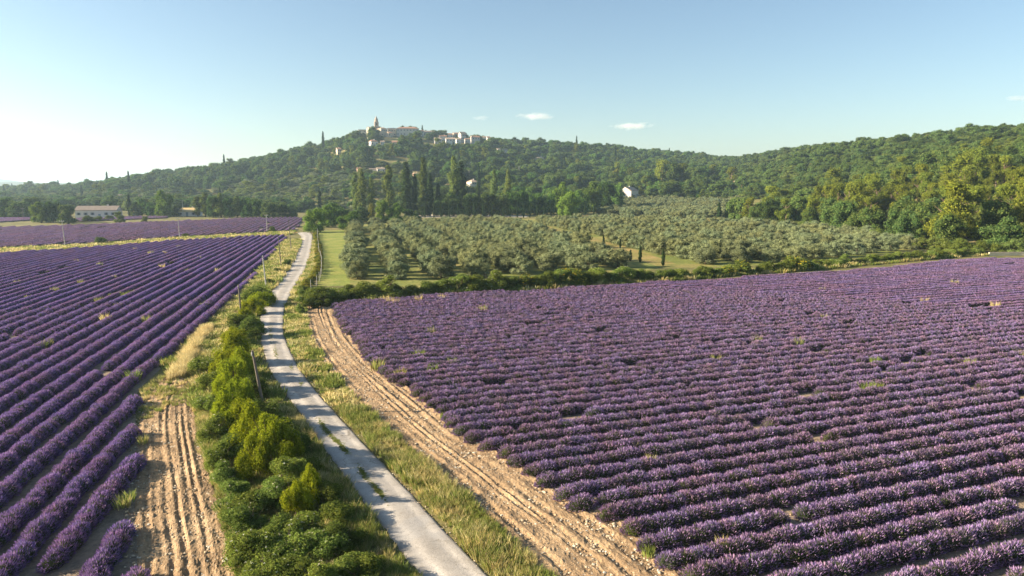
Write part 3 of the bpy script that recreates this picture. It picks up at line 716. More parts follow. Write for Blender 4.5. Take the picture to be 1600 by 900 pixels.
# ================================================================== HILL WOODS (one far mass) AND NEAR WOOD
wood_edge = [(1150, 346), (1190, 351), (1250, 355), (1300, 362), (1345, 371), (1395, 380), (1450, 388), (1540, 394), (1600, 394), (1800, 400)]
def wood():
    edge = GP(wood_edge); far = []
    for u_, v_ in wood_edge[::-1]:
        g = G(u_, v_); dd = np.linalg.norm(g); far.append(g / dd * max(350, dd + 40))
    P = np.concatenate([edge, np.array(far)])
    pts = poisson(P, 8.0, 31); pts = pts[np.abs(pts[:, 0]) < 0.80 * pts[:, 1] + 6]
    pts = pts[np.argsort(np.hypot(pts[:, 0], pts[:, 1]))]
    r = np.random.default_rng(32); lst = []
    for p in pts:
        n = math.sin(p[0] * 0.05) + math.sin(p[1] * 0.07 + 1) + r.normal(0, 0.7)
        if p[0] > 118 and math.hypot(p[0], p[1]) < 245: n -= 1.1      # the dark oak corner
        kd = 'pine' if n > 0.05 else ('oak' if r.uniform() < 0.7 else 'scrub')
        lst.append((kd, p))
    names = {'pine': ("pine_tree", "yellow-green pine"), 'oak': ("oak_tree", "dark holm oak"), 'scrub': ("scrub_tree", "dull olive-green scrub tree")}
    cnt = {}
    lst = lst[:290]
    lst.sort(key=lambda a: math.atan2(a[1][0], a[1][1]))
    print("wood", len(lst))
    for kd, p in lst:
        cnt[kd] = cnt.get(kd, 0) + 1; nm, tx = names[kd]
        h = {'pine': r.uniform(9.5, 17.5), 'oak': r.uniform(7.5, 13.0), 'scrub': r.uniform(5, 8)}[kd]; w = h * {'pine': r.uniform(.65, .9), 'oak': r.uniform(.85, 1.1), 'scrub': 1.1}[kd]
        plant(nm, kd, p[0], p[1], h, w, f"{tx} in the wood, {ordinal(cnt[kd])} of its kind from the left", "tree", f"{tx.split(' ', 1)[1]}s of the wood above the groves")
    return P
woodP = wood()
r33 = np.random.default_rng(33)
for i, p in enumerate(resample(GP([(1190, 350), (1250, 354), (1300, 361), (1345, 371), (1395, 381), (1450, 390), (1500, 394), (1560, 396.5), (1640, 398)]), 3.2)):
    h = r33.uniform(2.2, 4.2); plant("wood_shrub", ['scrub', 'bramble', 'scrub', 'elder'][int(r33.integers(0, 4))], p[0], p[1] + r33.uniform(0, 3), h, h * r33.uniform(1.2, 1.6), f"leafy bush along the lower edge of the wood, {ordinal(i + 1)} from the straw meadow", "shrub", "bushes along the lower edge of the wood")


clearings = [(470, 318, 40, 6), (527, 240, 10, 5), (590, 228, 20, 5), (620, 226, 10, 4), (590, 270, 22, 5), (655, 276, 14, 4), (742, 293, 20, 6), (690, 226, 40, 5), (742, 262, 12, 4), (785, 238, 12, 3), (842, 250, 10, 3), (992, 312, 22, 8)]
def hill_woods():
    r = np.random.default_rng(41); step = 7.4
    gx, gy = np.meshgrid(np.arange(-900, 1050, step), np.arange(300, 1330, step)); x = gx.ravel() + r.uniform(-2.6, 2.6, gx.size); y = gy.ravel() + r.uniform(-2.6, 2.6, gx.size)
    az = np.arctan2(x, y); d = np.hypot(x, y); ft = np.interp(az, _az, _ft); rd = np.interp(az, _az, _rd); t = (d - ft) / (rd - ft)
    ok = (np.abs(x) < 0.80 * y + 8) & (t > -0.05) & (d < rd + 25) & ~in_poly(x, y, woodP)
    z = terrain(x, y); u, v = proj(x, y, z)
    ok &= ~((u > 640) & (u < 1000) & (v > 331)) & ~((u > 925) & (u < 1200) & (v > 312))
    cn = np.sin(x * 0.021 + 1) * np.sin(y * 0.033 + 2) + 0.6 * np.sin(x * 0.05 + y * 0.02) * np.sin(y * 0.061)
    ok &= ~((cn > 0.80) & (r.uniform(0, 1, len(x)) < 0.85) & (t < 0.85) & (u < 1000))
    ok &= ~((np.sin(z * 0.62 + 0.02 * x + 1.5 * np.sin(x * 0.012)) > 0.66) & (r.uniform(0, 1, len(x)) < 0.85) & (t > 0.05) & (t < 0.85) & (u < 980) & (np.sin(x * 0.019 + 1.1) + np.sin(y * 0.013 + x * 0.01) > -0.5))
    tv = v - 9.0 / depth(x, y, z) * FPX
    for hu0, hu1, hvt, hvb, hy in HR:      # gardens: no wood right in front of a house
        ok &= ~((u > hu0 - 2) & (u < hu1 + 2) & (v > hvt) & (tv < hvb - 0.15 * (hvb - hvt)) & (y < hy + 12) & (y > hy - 130) & (r.uniform(0, 1, len(x)) < np.where(t > 0.8, 0.93, 0.78)))
    for cu, cv, ru, rv in clearings:
        ok &= ~(((u - cu) / ru) ** 2 + ((v - cv - 1) / (rv * 1.3)) ** 2 < 1)
    # the village plateau keeps its houses clear
    ok &= ~((u > 556) & (u < 770) & (t > 0.90) & (r.uniform(0, 1, len(x)) < 0.85))
    x, y, z, u, v, t, d = x[ok], y[ok], z[ok], u[ok], v[ok], t[ok], d[ok]; n = len(x)
    src = [a[1] for a in A['oak']] + [a[1] for a in A['scrub']] + [a[1] for a in A['pine'][:3]] + [a[1] for a in A['broad'][:3]] + [A['cypress'][0][1], A['olive'][0][1], A['olive'][2][1]]
    right = u > 1100; zone = np.sin(x * 0.013 + 2) + np.sin(y * 0.017 + x * 0.006) + r.normal(0, 0.6, n); c = r.uniform(0, 1, n)
    idx = np.where(c < 0.58, r.integers(0, 4, n), np.where(c < 0.74, r.integers(4, 8, n), np.where(c < 0.80, r.integers(8, 11, n), r.integers(11, 14, n))))
    idx = np.where(right, np.where(zone > 0.3, r.integers(4, 8, n), np.where(c < 0.62, r.integers(0, 4, n), np.where((c < 0.75) & (d < 480), r.integers(8, 11, n), r.integers(4, 8, n)))), idx)
    low = ~right & (t < 0.42) & (u < 620); idx = np.where(low & (c < 0.72), r.integers(4, 8, n), idx)
    idx = np.where(low & (c < 0.30), r.integers(15, 17, n), idx)
    idx = np.where((t > 0.80) & (idx >= 8) & (idx < 11), r.integers(0, 4, n), idx)
    cyp = ~right & (c > 0.988) & (t < 0.85); idx = np.where(cyp, 14, idx)
    s = np.where(t > 0.88, np.clip(np.exp(r.normal(-0.15, 0.15, n)), 0.6, 1.05), np.clip(np.exp(r.normal(0, 0.30, n)), 0.5, 1.7)); h = np.where(idx < 4, 8.5, np.where(idx < 8, 6.0, np.where(idx < 11, 10.0, np.where(idx < 14, 9.5, np.where(idx == 14, 13.5, 5.5))))) * s
    s = np.where(right & (d > 420), s * 0.82, s); h = np.where(right & (d > 420), h * 0.8, h)
    h = np.where(low, h * 0.8, h)
    w = np.where(idx == 14, 11 * s, np.where(idx < 8, 10.0, 9.2) * s)
    print("hill trees", n)
    rot = r.uniform(0, 6.28, n); P = np.c_[x, y, z - 0.3]; S = np.c_[w, w, h]
    for nm, k, lb in (("hill_forest", ~right, "dark green woods covering the village hill and its ridge"), ("hillside_forest", right, "olive-brown woods covering the long slope above the pines")):
        scatter(nm, P[k], rot[k], S[k], idx[k], src, lb)
def plain_woods():
    """the belt of trees across the plain behind the far fields"""
    P = GP([(-150, 334), (40, 332), (120, 328), (300, 332), (470, 333)]); Q = P / np.linalg.norm(P, axis=1)[:, None] * np.array([1300, 900, 700, 600, 520])[:, None]
    pts = poisson(np.concatenate([P, Q[::-1]]), 7.5, 51); r = np.random.default_rng(52); n = len(pts)
    src = [a[1] for a in A['oak'][:3]] + [a[1] for a in A['broad'][:3]] + [A['scrub'][0][1]]
    s = r.uniform(0.7, 1.2, n); h = 8.0 * s
    print("plain trees", n)
    scatter("plain_forest", np.c_[pts, terrain(pts[:, 0], pts[:, 1]) - 0.3], r.uniform(0, 6.28, n), np.c_[9.5 * s, 9.5 * s, h], r.integers(0, 7, n), src, "dark belt of trees across the plain behind the farmhouse")
plain_woods()

# ------------------------------------------------------------------ single trees of the middle distance: column, foot row, height, width in photo pixels
def px_plant(name, kind, u, vb, hp, wp, label, cat, group=None):
    g = G(u, vb); k = depth(*g) / FPX
    return plant(name, kind, g[0], g[1], hp * k, wp * k, label, cat, group, z=float(terrain(*g)))
def series(items, name, cat, label, group):
    for i, it in enumerate(items):
        kd, u, vb, hp, wp = it; px_plant(name, kd, u, vb, hp, wp, label(i + 1, kd), cat, group)
series([('broad', 8, 341, 36, 40), ('oak', 30, 341, 32, 38), ('oak', 50, 338, 36, 30)], "field_tree", "tree", lambda i, k: f"dark tree at the photo's left edge behind the far field, {ordinal(i)} from the edge", "trees at the left edge")
series([('bright', 65, 348, 36, 34), ('broad', 84, 348, 40, 28), ('oak', 106, 350, 32, 32)], "field_tree", "tree", lambda i, k: ["light green round tree before the dark clump near the farmhouse", "taller middle tree of the clump near the farmhouse", "dark round tree closest to the farmhouse gable"][i - 1], "clump beside the farmhouse")
series([('oak', 172, 333, 30, 30), ('broad', 228, 336, 30, 28), ('bright', 257, 339, 48, 32), ('broad', 240, 338, 26, 26), ('oak', 214, 338, 24, 22), ('oak', 276, 338, 20, 20)], "garden_tree", "tree", lambda i, k: ["dark round tree rising behind the farmhouse roof", "dark tree right of the garden cypress", "tall light green tree between farmhouse and yellow-roofed barn", "mid green tree beside the tall light green one", "small dark tree at the farmhouse garden edge", "small dark tree beside the yellow-roofed barn"][i - 1], "trees around the farmhouse")
px_plant("cypress_tree", 'cypress', 203, 338, 34, 9, "dark pointed cypress in the farmhouse garden", "cypress")
series([('scrub', 187, 348, 19, 20), ('bramble', 226, 348, 13, 12), ('bramble', 136, 346, 12, 22), ('bramble', 155, 345, 9, 18), ('bramble', 170, 344, 10, 16)], "garden_shrub", "shrub", lambda i, k: f"garden shrub before the farmhouse, {ordinal(i)} of the loose line", "shrubs before the farmhouse")
px_plant("field_shrub", 'scrub', 157, 382, 13, 19, "round grey-green bush alone on the strip between the lavender fields", "shrub")
px_plant("field_shrub", 'scrub', 290, 371, 7, 13, "small green bush at the foot of a pole on the grass strip", "shrub")
px_plant("field_shrub", 'bramble', 425, 363, 12, 11, "small dark bush beside the pole at the far field", "shrub")
series([('poplar', 309, 339, 32, 15), ('poplar', 321, 339, 38, 17), ('broad', 334, 340, 40, 24), ('poplar', 346, 340, 38, 18), ('broad', 359, 340, 36, 24), ('poplar', 371, 340, 34, 18), ('broad', 386, 340, 34, 26), ('broad', 400, 340, 33, 26), ('oak', 420, 341, 30, 28), ('oak', 437, 340, 27, 28), ('oak', 455, 340, 22, 24)], "field_tree", "tree", lambda i, k: f"tall tree in the line behind the far lavender, {ordinal(i)} from the yellow-roofed barn", "line of trees behind the far lavender")
series([('bright', 490, 363, 40, 40), ('bright', 512, 355, 40, 40), ('broad', 545, 359, 34, 40), ('broad', 528, 349, 38, 44), ('bright', 597, 348, 38, 28), ('bright', 617, 348, 34, 30), ('broad', 637, 347, 24, 22), ('bright', 649, 347, 14, 26), ('yellow', 580, 344, 30, 18), ('oak', 565, 347, 26, 30)], "garden_tree", "tree",
       lambda i, k: ["bright green leafy tree where the lane bends away", "bright green tree behind the one at the lane bend", "dark round tree above the first olive column", "dark broad tree behind the lane-bend trees", "light green pointed tree above the olives beside the poplars", "light green tree to the right of its pointed twin", "small mid-green tree between twin trees and drive", "clipped round light green bush at the end of the gravel drive", "yellowish slim tree among the poplars", "dark tree low behind the second olive column"][i - 1], "trees at the head of the olive grove")
popl = [('poplar', 557, 338, 67, 17), ('poplar', 567, 339, 72, 18), ('poplar', 581, 338, 60, 14), ('poplar', 608, 339, 79, 22), ('poplar', 662, 337, 88, 21), ('poplar', 709, 336, 90, 21), ('poplar', 772, 332, 66, 16), ('poplar', 794, 331, 66, 14)]
series(popl, "poplar_tree", "poplar", lambda i, k: f"tall slender poplar in front of the village hill, {ordinal(i)} poplar from the left", "tall poplars below the village")
series([('cypress', 636, 338, 84, 24), ('cypress', 649, 338, 66, 15), ('cypress', 672, 338, 66, 20), ('cypress', 721, 337, 84, 23), ('cypress', 685, 337, 50, 14)], "tall_cypress", "cypress", lambda i, k: f"tall dark cypress between the poplars, {ordinal(i)} in order of planting from poplar four" if False else ["tallest dark cypress right of the fourth poplar", "slim dark cypress left of the fifth poplar", "dark cypress close right of the fifth poplar", "dark cypress close right of the sixth poplar", "shorter dark cypress halfway between fifth and sixth poplar"][i - 1], "dark cypresses between the poplars")
px_plant("cypress_tree", 'cypress', 500, 333, 38, 9, "lone dark cypress left of the poplars above the lane bend", "cypress")
series([('oak', 690, 338, 36, 34), ('oak', 708, 338, 40, 38), ('oak', 732, 338, 42, 42), ('oak', 758, 338, 44, 42), ('oak', 784, 338, 38, 36), ('broad', 800, 336, 42, 36), ('broad', 816, 336, 44, 32), ('broad', 836, 335, 40, 38), ('broad', 856, 335, 38, 32), ('bright', 872, 334, 54, 36), ('bright', 887, 339, 46, 40), ('broad', 906, 335, 44, 38), ('bright', 926, 331, 52, 38), ('broad', 946, 329, 52, 36), ('broad', 964, 328, 44, 30), ('oak', 660, 338, 32, 34)], "plane_tree", "tree",
       lambda i, k: f"big leafy tree behind the drive cypresses, {ordinal(i)} along the belt from the poplars" if i < 16 else "big dark tree at the foot of the tall poplars", "belt of big trees behind the drive")
px_plant("garden_tree", 'yellow', 961, 317, 22, 20, "round yellow-green tree beside the white gabled house", "tree")
series([('oak', 1014, 321, 34, 34), ('pine', 1032, 320, 48, 40), ('oak', 1048, 320, 48, 42), ('pine', 1066, 320, 42, 36), ('oak', 1082, 318, 34, 28), ('broad', 1096, 318, 32, 28), ('pine', 1110, 318, 30, 26), ('oak', 1126, 318, 32, 30), ('pine', 1142, 320, 30, 28), ('oak', 1158, 324, 30, 30)], "garden_tree", "tree", lambda i, k: f"tree behind the upper olive terrace, {ordinal(i)} to the right of the white house", "trees behind the upper terrace")
series([('cypress', 1123, 345, 29, 9), ('cypress', 1135, 345, 29, 8.5), ('cypress', 1146, 344, 26, 7)], "cypress_tree", "cypress", lambda i, k: f"{['tallest left', 'middle', 'slim right'][i-1]} cypress of the three on the straw meadow", "three cypresses on the straw meadow")
series([('pine', 1170, 347, 38, 36), ('pine', 1200, 345, 38, 36), ('oak', 1222, 350, 34, 36), ('bramble', 1155, 345, 16, 16)], "meadow_tree", "tree", lambda i, k: ["round pine with bare trunk at the end of the straw meadow", "flat-topped pine beside the straw meadow pine", "dark oak at the foot of the wood by the straw meadow", "low dark bush beside the three cypresses"][i - 1], "trees at the straw meadow")
cyp = [(664, 26), (678, 25), (689, 24), (702, 24), (716, 24), (729, 23), (741, 23), (755, 23), (769, 22), (787, 21), (797, 21), (808, 21), (818, 21), (828, 21), (839, 21), (850, 20), (861, 20), (914, 20), (928, 19)]
series([('cypress', u, 340.5 if u < 870 else 337, h, 4.2) for u, h in cyp], "drive_cypress", "cypress", lambda i, k: f"slim clipped cypress along the gravel drive, {ordinal(i)} from the poplars", "slim cypresses along the drive")
pc = [(780, 347, 11, 3.6), (792, 349, 11, 3.6), (802, 354, 13, 3.6), (814, 354, 14, 3.8), (826, 356, 13, 4), (839, 359, 12, 4), (854, 362, 12, 4), (897, 378, 19, 5), (904, 375, 22, 5), (914, 364, 13, 4), (919, 381, 17, 5), (943, 384, 17, 5.2), (969, 388, 15, 5.2), (985, 408, 18, 7), (1000, 410, 27, 7.5), (1036, 416, 27, 8)]
series([('cypress', *p) for p in pc], "path_cypress", "cypress", lambda i, k: f"small dark cypress on the path between the groves, {ordinal(i)} walking down to the hedge", "small cypresses on the path between the groves")

# ================================================================== HEDGE, ROADSIDE SHRUBS
hedge = resample(GP([(498, 474), (560, 469), (640, 464), (720, 459), (800, 454), (880, 449), (960, 443), (1040, 437), (1120, 431), (1200, 425), (1300, 417), (1400, 408), (1470, 402), (1530, 398)]), 1.75)
r6 = np.random.default_rng(61); nb = 0; ny = 0
for i, p in enumerate(hedge):
    u, v = proj(p[0], p[1], 0); yel = any(abs(u - q) < w for q, w in ((815, 10), (898, 14), (1168, 12), (1236, 11), (1135, 7)))
    h = (3.0 if u < 1000 else 2.1) * r6.uniform(0.75, 1.2) * (1.2 if yel else 1); w = h * r6.uniform(1.25, 1.6)
    kd = 'broom' if yel else ('bramble' if r6.uniform() < (0.85 if u < 1000 else 0.55) else 'elder')
    o = r6.normal(0, 0.5)
    if kd == 'broom': ny += 1; lab = f"yellow-flowering broom bush in the hedge before the olives, {ordinal(ny)} from the lane"
    else: nb += 1; lab = f"green shrub in the hedge between lavender and olives, {ordinal(nb)} from the lane"
    plant("hedge_shrub", kd, p[0] - 0.1 * o, p[1] + o + 0.4, h, w, lab, "shrub", "shrubs of the hedge before the olives")
px_shrubs = [  # kind, column, foot row, height, width
 ('bramble', 375, 512, 28, 42), ('bramble', 392, 520, 34, 34), ('lime', 398, 482, 24, 34), ('lime', 410, 470, 24, 34), ('bramble', 398, 466, 26, 44), ('lime', 383, 500, 24, 28), ('lime', 366, 530, 26, 32),
 ('lime', 368, 562, 48, 44), ('lime', 352, 580, 44, 38), ('lime', 380, 588, 50, 36), ('lime', 362, 606, 54, 46), ('lime', 350, 632, 54, 40), ('lime', 378, 640, 60, 40), ('lime', 358, 664, 62, 46), ('bramble', 392, 615, 36, 36), ('bramble', 400, 650, 34, 36), ('elder', 335, 600, 30, 36), ('elder', 328, 636, 30, 34), ('elder', 336, 680, 36, 40), ('elder', 346, 724, 36, 40), ('elder', 364, 782, 38, 44), ('elder', 378, 812, 40, 46), ('elder', 418, 664, 40, 44), ('elder', 470, 770, 40, 48), ('elder', 452, 868, 50, 70), ('lime', 440, 742, 60, 40), ('lime', 384, 668, 60, 40), ('elder', 320, 572, 26, 34),
 ('lime', 398, 706, 74, 54), ('lime', 424, 722, 82, 58), ('lime', 448, 716, 66, 40), ('lime', 404, 742, 70, 52), ('bramble', 372, 712, 44, 44), ('elder', 356, 752, 36, 44), ('elder', 432, 676, 34, 46), ('bramble', 462, 700, 36, 40), ('bramble', 482, 740, 34, 42), ('elder', 446, 760, 52, 70), ('elder', 432, 790, 52, 60), ('bramble', 400, 790, 36, 52), ('bramble', 386, 822, 44, 56), ('lime', 489, 778, 58, 32), ('lime', 462, 802, 58, 42), ('bramble', 508, 778, 34, 40), ('elder', 470, 842, 62, 84), ('elder', 505, 858, 60, 84), ('bramble', 430, 840, 46, 64), ('elder', 392, 868, 58, 74), ('elder', 412, 912, 66, 96), ('bramble', 455, 905, 60, 90), ('elder', 502, 915, 62, 96), ('bramble', 552, 905, 54, 96), ('bramble', 536, 850, 42, 66), ('bramble', 575, 890, 40, 70), ('elder', 470, 950, 60, 100), ('bramble', 560, 950, 60, 110), ('elder', 415, 965, 64, 100), ('bramble', 612, 940, 44, 90), ('bramble', 522, 810, 34, 46)]
kn = {'lime': "yellow-green upright shrub", 'elder': "white-flowering leafy shrub", 'bramble': "dark green bramble shrub"}
px_shrubs.sort(key=lambda a: a[2]); cc = {}
for kd, u, vb, hp, wp in px_shrubs:
    cc[kd] = cc.get(kd, 0) + 1
    px_plant("roadside_shrub", kd, u, vb + 8, hp * (1.25 if wp < 80 else 0.95), wp * (1.45 if wp < 60 else 1.2 if wp < 80 else 0.95), f"{kn[kd]} left of the lane, {ordinal(cc[kd])} of its kind from the top", "shrub", "shrubs between the lane and the left track")
series([('bramble', 448, 416, 15, 17), ('bramble', 432, 426, 10, 18), ('bramble', 420, 445, 12, 20)], "roadside_shrub", "shrub", lambda i, k: f"low dark bush on the verge left of the lane, {ordinal(i)} from the bend", "low bushes on the upper verge")
gl = resample(GP([(493, 366), (497, 385), (498, 402), (499, 420), (490, 436), (478, 450), (470, 462)]), 2.3)
for i, p in enumerate(gl):
    plant("roadside_shrub", 'golden' if i % 4 else 'bramble', p[0], p[1], random.uniform(0.9, 1.5), random.uniform(1.6, 2.2), f"low golden-green bush of the roadside hedge by the meadow, {ordinal(i + 1)} from the bend", "shrub", "low roadside hedge beside the meadow")
series([('elder', 474, 474, 26, 26), ('bramble', 484, 482, 24, 26), ('bramble', 492, 478, 28, 26), ('elder', 470, 490, 18, 20), ('bramble', 505, 479, 24, 30)], "roadside_shrub", "shrub", lambda i, k: f"bush at the top end of the bare tan track, {ordinal(i)} from the lane", "bushes at the top end of the track")

# ================================================================== GRASSES (uncountable)
def tuft(seed, n, h, spread, cols, w=0.012, droop=0.5):
    r = np.random.default_rng(seed); mb = MB(); cols = np.asarray(cols)
    a = r.uniform(0, 6.28, n); q = r.uniform(0, 1, n) ** 0.5 * spread; B = np.stack([np.cos(a) * q, np.sin(a) * q, np.zeros(n)], 1)
    d = nrm(np.stack([np.cos(a) * droop * r.uniform(0.2, 1, n), np.sin(a) * droop * r.uniform(0.2, 1, n), np.ones(n)], 1) + 0.12 * r.normal(size=(n, 3)))
    L = h * r.uniform(0.5, 1.15, (n, 1)); s = nrm(np.cross(d, r.normal(size=(n, 3)))) * w
    mid = B + d * L * 0.6; tip = B + d * L + np.stack([np.cos(a), np.sin(a), -0.3 * np.ones(n)], 1) * L * 0.15 * droop
    V = np.stack([B - s, B + s, mid + s * .8, mid - s * .8, tip], 1).reshape(-1, 3); k = np.arange(n)[:, None] * 5
    T = np.concatenate([k + [0, 1, 2], k + [0, 2, 3], k + [3, 2, 4]], 1).reshape(-1, 3)
    mb.add(V, T, np.repeat(cols[r.integers(0, len(cols), n)] * r.uniform(0.8, 1.2, (n, 1)), 5, 0)); return mb.mesh("grass_tuft", M['blade'])
GREEN = [(0.150, 0.200, 0.045), (0.205, 0.255, 0.058), (0.255, 0.280, 0.080)]
STRAW = [(0.52, 0.43, 0.20), (0.62, 0.53, 0.28), (0.44, 0.38, 0.16)]
MIXG = GREEN + [(0.32, 0.29, 0.11), (0.42, 0.36, 0.16)]
TU = [tuft(301, 60, 0.55, 0.25, GREEN, 0.016), tuft(302, 60, 0.65, 0.28, MIXG, 0.016), tuft(303, 55, 0.7, 0.25, STRAW, 0.014), tuft(304, 60, 0.45, 0.30, GREEN[1:] + MIXG[3:], 0.017),
      tuft(305, 30, 0.5, 0.45, GREEN, 0.04), tuft(306, 30, 0.5, 0.45, MIXG[2:], 0.04), tuft(307, 30, 0.55, 0.45, STRAW, 0.04)]
def grass(name, poly, dens, label, hs=(0.6, 1.1), straw=0.25, seed=1, far=False, avoid=None):
    r = np.random.default_rng(seed); P = np.asarray(poly); lo, hi = P.min(0), P.max(0); n = int((hi - lo).prod() * dens)
    c = r.uniform(lo, hi, (n, 2)); c = c[in_poly(c[:, 0], c[:, 1], P)]
    if avoid is not None: c = c[~in_poly(c[:, 0], c[:, 1], avoid)]
    f = np.sin(c[:, 0] * 0.9 + 2 * np.sin(c[:, 1] * 0.4)) * np.sin(c[:, 1] * 0.7) * 0.4 + r.uniform(0, 1, len(c))
    b = 4 if far else 0
    idx = b + np.where(f > 1 - straw, 2, np.where(f > 0.5, 1, 0 if far else np.where(r.uniform(0, 1, len(c)) < .5, 0, 3)))
    if far: idx = np.minimum(idx, 6)
    s = r.uniform(*hs, len(c)) * (1 + 0.35 * np.sin(c[:, 0] * 0.8) * np.sin(c[:, 1] * 1.1 + 1))
    print(name, len(c))
    return scatter(name, np.c_[c, np.zeros(len(c))], r.uniform(0, 6.28, len(c)), np.c_[s, s, s], idx, TU, label)
road_poly = np.concatenate([road_L, road_R[::-1]])
k1 = min(range(len(road_R)), key=lambda i: abs(road_R[i, 1] - verge_R[-1, 1]))
near_R = np.concatenate([road_R[:k1], verge_R[::-1]])
def part(P, y0, y1): return np.array([p for p in P if y0 <= p[1] <= y1])
def between(Lp, Rp, y0, y1):
    y = np.linspace(y0, y1, 60); lx = np.interp(y, Lp[:, 1], Lp[:, 0]); rx = np.interp(y, Rp[:, 1], Rp[:, 0])
    return np.concatenate([np.c_[lx, y], np.c_[rx, y][::-1]])
grass("verge_grass", between(shift(road_R, 0.2), verge_R, 18, 45), 30, "tall green and straw verge grass along the near lane edge", (0.4, 0.85), 0.12, 71)
grass("verge_grass", between(shift(road_R, 0.25), verge_R, 45, 93), 9, "straw-tipped verge grass along the middle of the lane", (0.45, 0.85), 0.36, 72, far=True)
lefts = np.concatenate([trackL_R, tips_L[tips_L[:, 1] > trackL_R[:, 1].max() + 3]])
grass("bank_grass", between(lefts, shift(road_L, -0.25), 18, 45), 20, "rough green grass among the bushes left of the lane", (0.45, 0.9), 0.16, 73)
grass("bank_grass", between(lefts, shift(road_L, -0.3), 45, 100), 8, "rough green grass around the yellow-green bushes", (0.5, 0.95), 0.22, 74, far=True)
grass("bank_grass", between(lefts, road_L, 100, 195), 3.5, "sunlit grass on the upper bank between lavender and lane", (0.9, 1.4), 0.3, 75, far=True)
yy = np.linspace(93, 195, 50); rr_ = np.interp(yy, road_R[:, 1], road_R[:, 0])
grass("roadside_grass", np.concatenate([np.c_[rr_ + 0.1, yy], np.c_[rr_ + 1.8, yy][::-1]]), 5, "golden grass edging the lane beside the meadow hedge", (0.6, 1.0), 0.5, 76, far=True)
grass("strip_grass", GP([(-100, 404), (0, 397), (100, 391), (200, 383), (280, 376.5), (400, 370.5), (455, 367), (462, 361.5), (400, 366), (280, 372), (200, 378.5), (100, 385.5), (0, 390), (-100, 396)]), 2.2, "straw and green grass on the strip between the two lavender fields", (0.9, 1.5), 0.45, 77, far=True)
hg = np.concatenate([shift(hedge, 1.9), shift(hedge, -2.2)[::-1]])
grass("hedge_grass", hg, 2.4, "rough grass along the foot of the hedge", (0.9, 1.6), 0.25, 78, far=True)
# weeds growing through the middle of the lane
ctr = []
r8 = np.random.default_rng(81)
for u, v, n, su, sv in [(423, 522, 40, 2, 9), (431, 552, 26, 2, 7), (508, 672, 60, 5, 9), (528, 692, 60, 7, 8), (540, 706, 30, 4, 4), (568, 742, 50, 4, 7), (590, 768, 60, 6, 9), (545, 640, 6, 2, 2), (470, 600, 8, 3, 4), (455, 575, 8, 2, 4)]:
    for _ in range(n * 5): ctr.append(G(u + (q := r8.normal(0, 1)) * (su * 0.85 if v > 600 else 0.5) + r8.normal(0, 2.6 if v > 600 else 1.8), v + q * sv * .8))
ctr = np.array(ctr); s = r8.uniform(0.07, 0.17, len(ctr))
scatter("lane_weeds", np.c_[ctr, np.full(len(ctr), 0.072)], r8.uniform(0, 6.28, len(ctr)), np.c_[s * 1.2, s * 1.2, s * .4], r8.integers(0, 2, len(ctr)) * 3, TU, "low green weeds growing through the crown of the lane")
# tall bleached grass at the end of the first left rows
dg = smooth_line(GP([(324, 514), (304, 540), (290, 565), (276, 592)]), 1.0, 2); pts = []
for p in resample(dg, 0.16):
    for _ in range(3): pts.append(p + r8.normal(0, 0.26, 2))
pts = np.array(pts); s = r8.uniform(0.7, 1.25, len(pts))
scatter("bleached_grass", np.c_[pts, np.zeros(len(pts))], r8.uniform(0, 6.28, len(pts)), np.c_[s, s, s], np.full(len(pts), 7), TU + [tuft(309, 60, 0.62, 0.25, [(0.60, 0.50, 0.27), (0.66, 0.56, 0.33), (0.52, 0.42, 0.20)], 0.014)], "tall bleached straw grass at the edge of the purple rows")
# weeds among the tips of the left rows and over the head of the left track
wt = GP([(222, 660), (214, 618), (262, 582), (292, 590), (300, 625), (262, 640)])
grass("track_weeds", wt, 5, "sparse green weeds where the left track fades into grass", (0.35, 0.7), 0.3, 82)

# weed tufts standing in the rows, one by one
def weed(u, v, kind, size, label, group):
    g = G(u, v); t = thing("weed_tuft", label, "weed", (g[0], g[1], 0.0), random.uniform(0, 6), group); k = size
    obj("leaf_tuft", {'straw': TU[6], 'green': TU[4], 'mixed': TU[5]}[kind], t, (0, 0, 0.1), (0, 0, 0), (k, k, k * 1.25)); obj("leaf_tuft", {'straw': TU[2], 'green': TU[0], 'mixed': TU[1]}[kind], t, (0.1, 0, 0.15), (0, 0, 1), (k * 1.2, k * 1.2, k * 1.35))
wl_ = [(120, 412, 's'), (156, 418, 'm'), (212, 392, 's'), (236, 399, 'm'), (257, 398, 's'), (311, 406, 's'), (254, 421, 's'), (293, 426, 'm'), (127, 446, 'm'), (179, 437, 's'), (86, 459, 'm'), (45, 470, 'm'), (26, 446, 'm'), (175, 466, 'g'), (186, 464, 'g'), (197, 466, 'g'), (205, 463, 'g'), (154, 475, 'm'), (183, 483, 'm'), (66, 547, 'g'), (75, 543, 'm'), (165, 504, 's'), (228, 506, 'm'), (320, 482, 'm'), (53, 394, 's'), (279, 388, 'm'), (340, 427, 's'), (205, 634, 'g'), (208, 598, 'g'), (200, 787, 'g'), (190, 796, 'm'), (155, 790, 'm'), (222, 696, 'm')]
for i, (u, v, k) in enumerate(sorted(wl_)):
    kd = {'s': 'straw', 'm': 'mixed', 'g': 'green'}[k]
    weed(u, v, kd, random.uniform(0.8, 1.3) * (0.6 if v > 600 else 1), f"{ {'straw': 'pinkish straw', 'mixed': 'yellowed', 'green': 'green'}[kd]} weed tuft in the purple rows across the lane, {ordinal(i + 1)} from the left", "weeds in the rows across the lane")
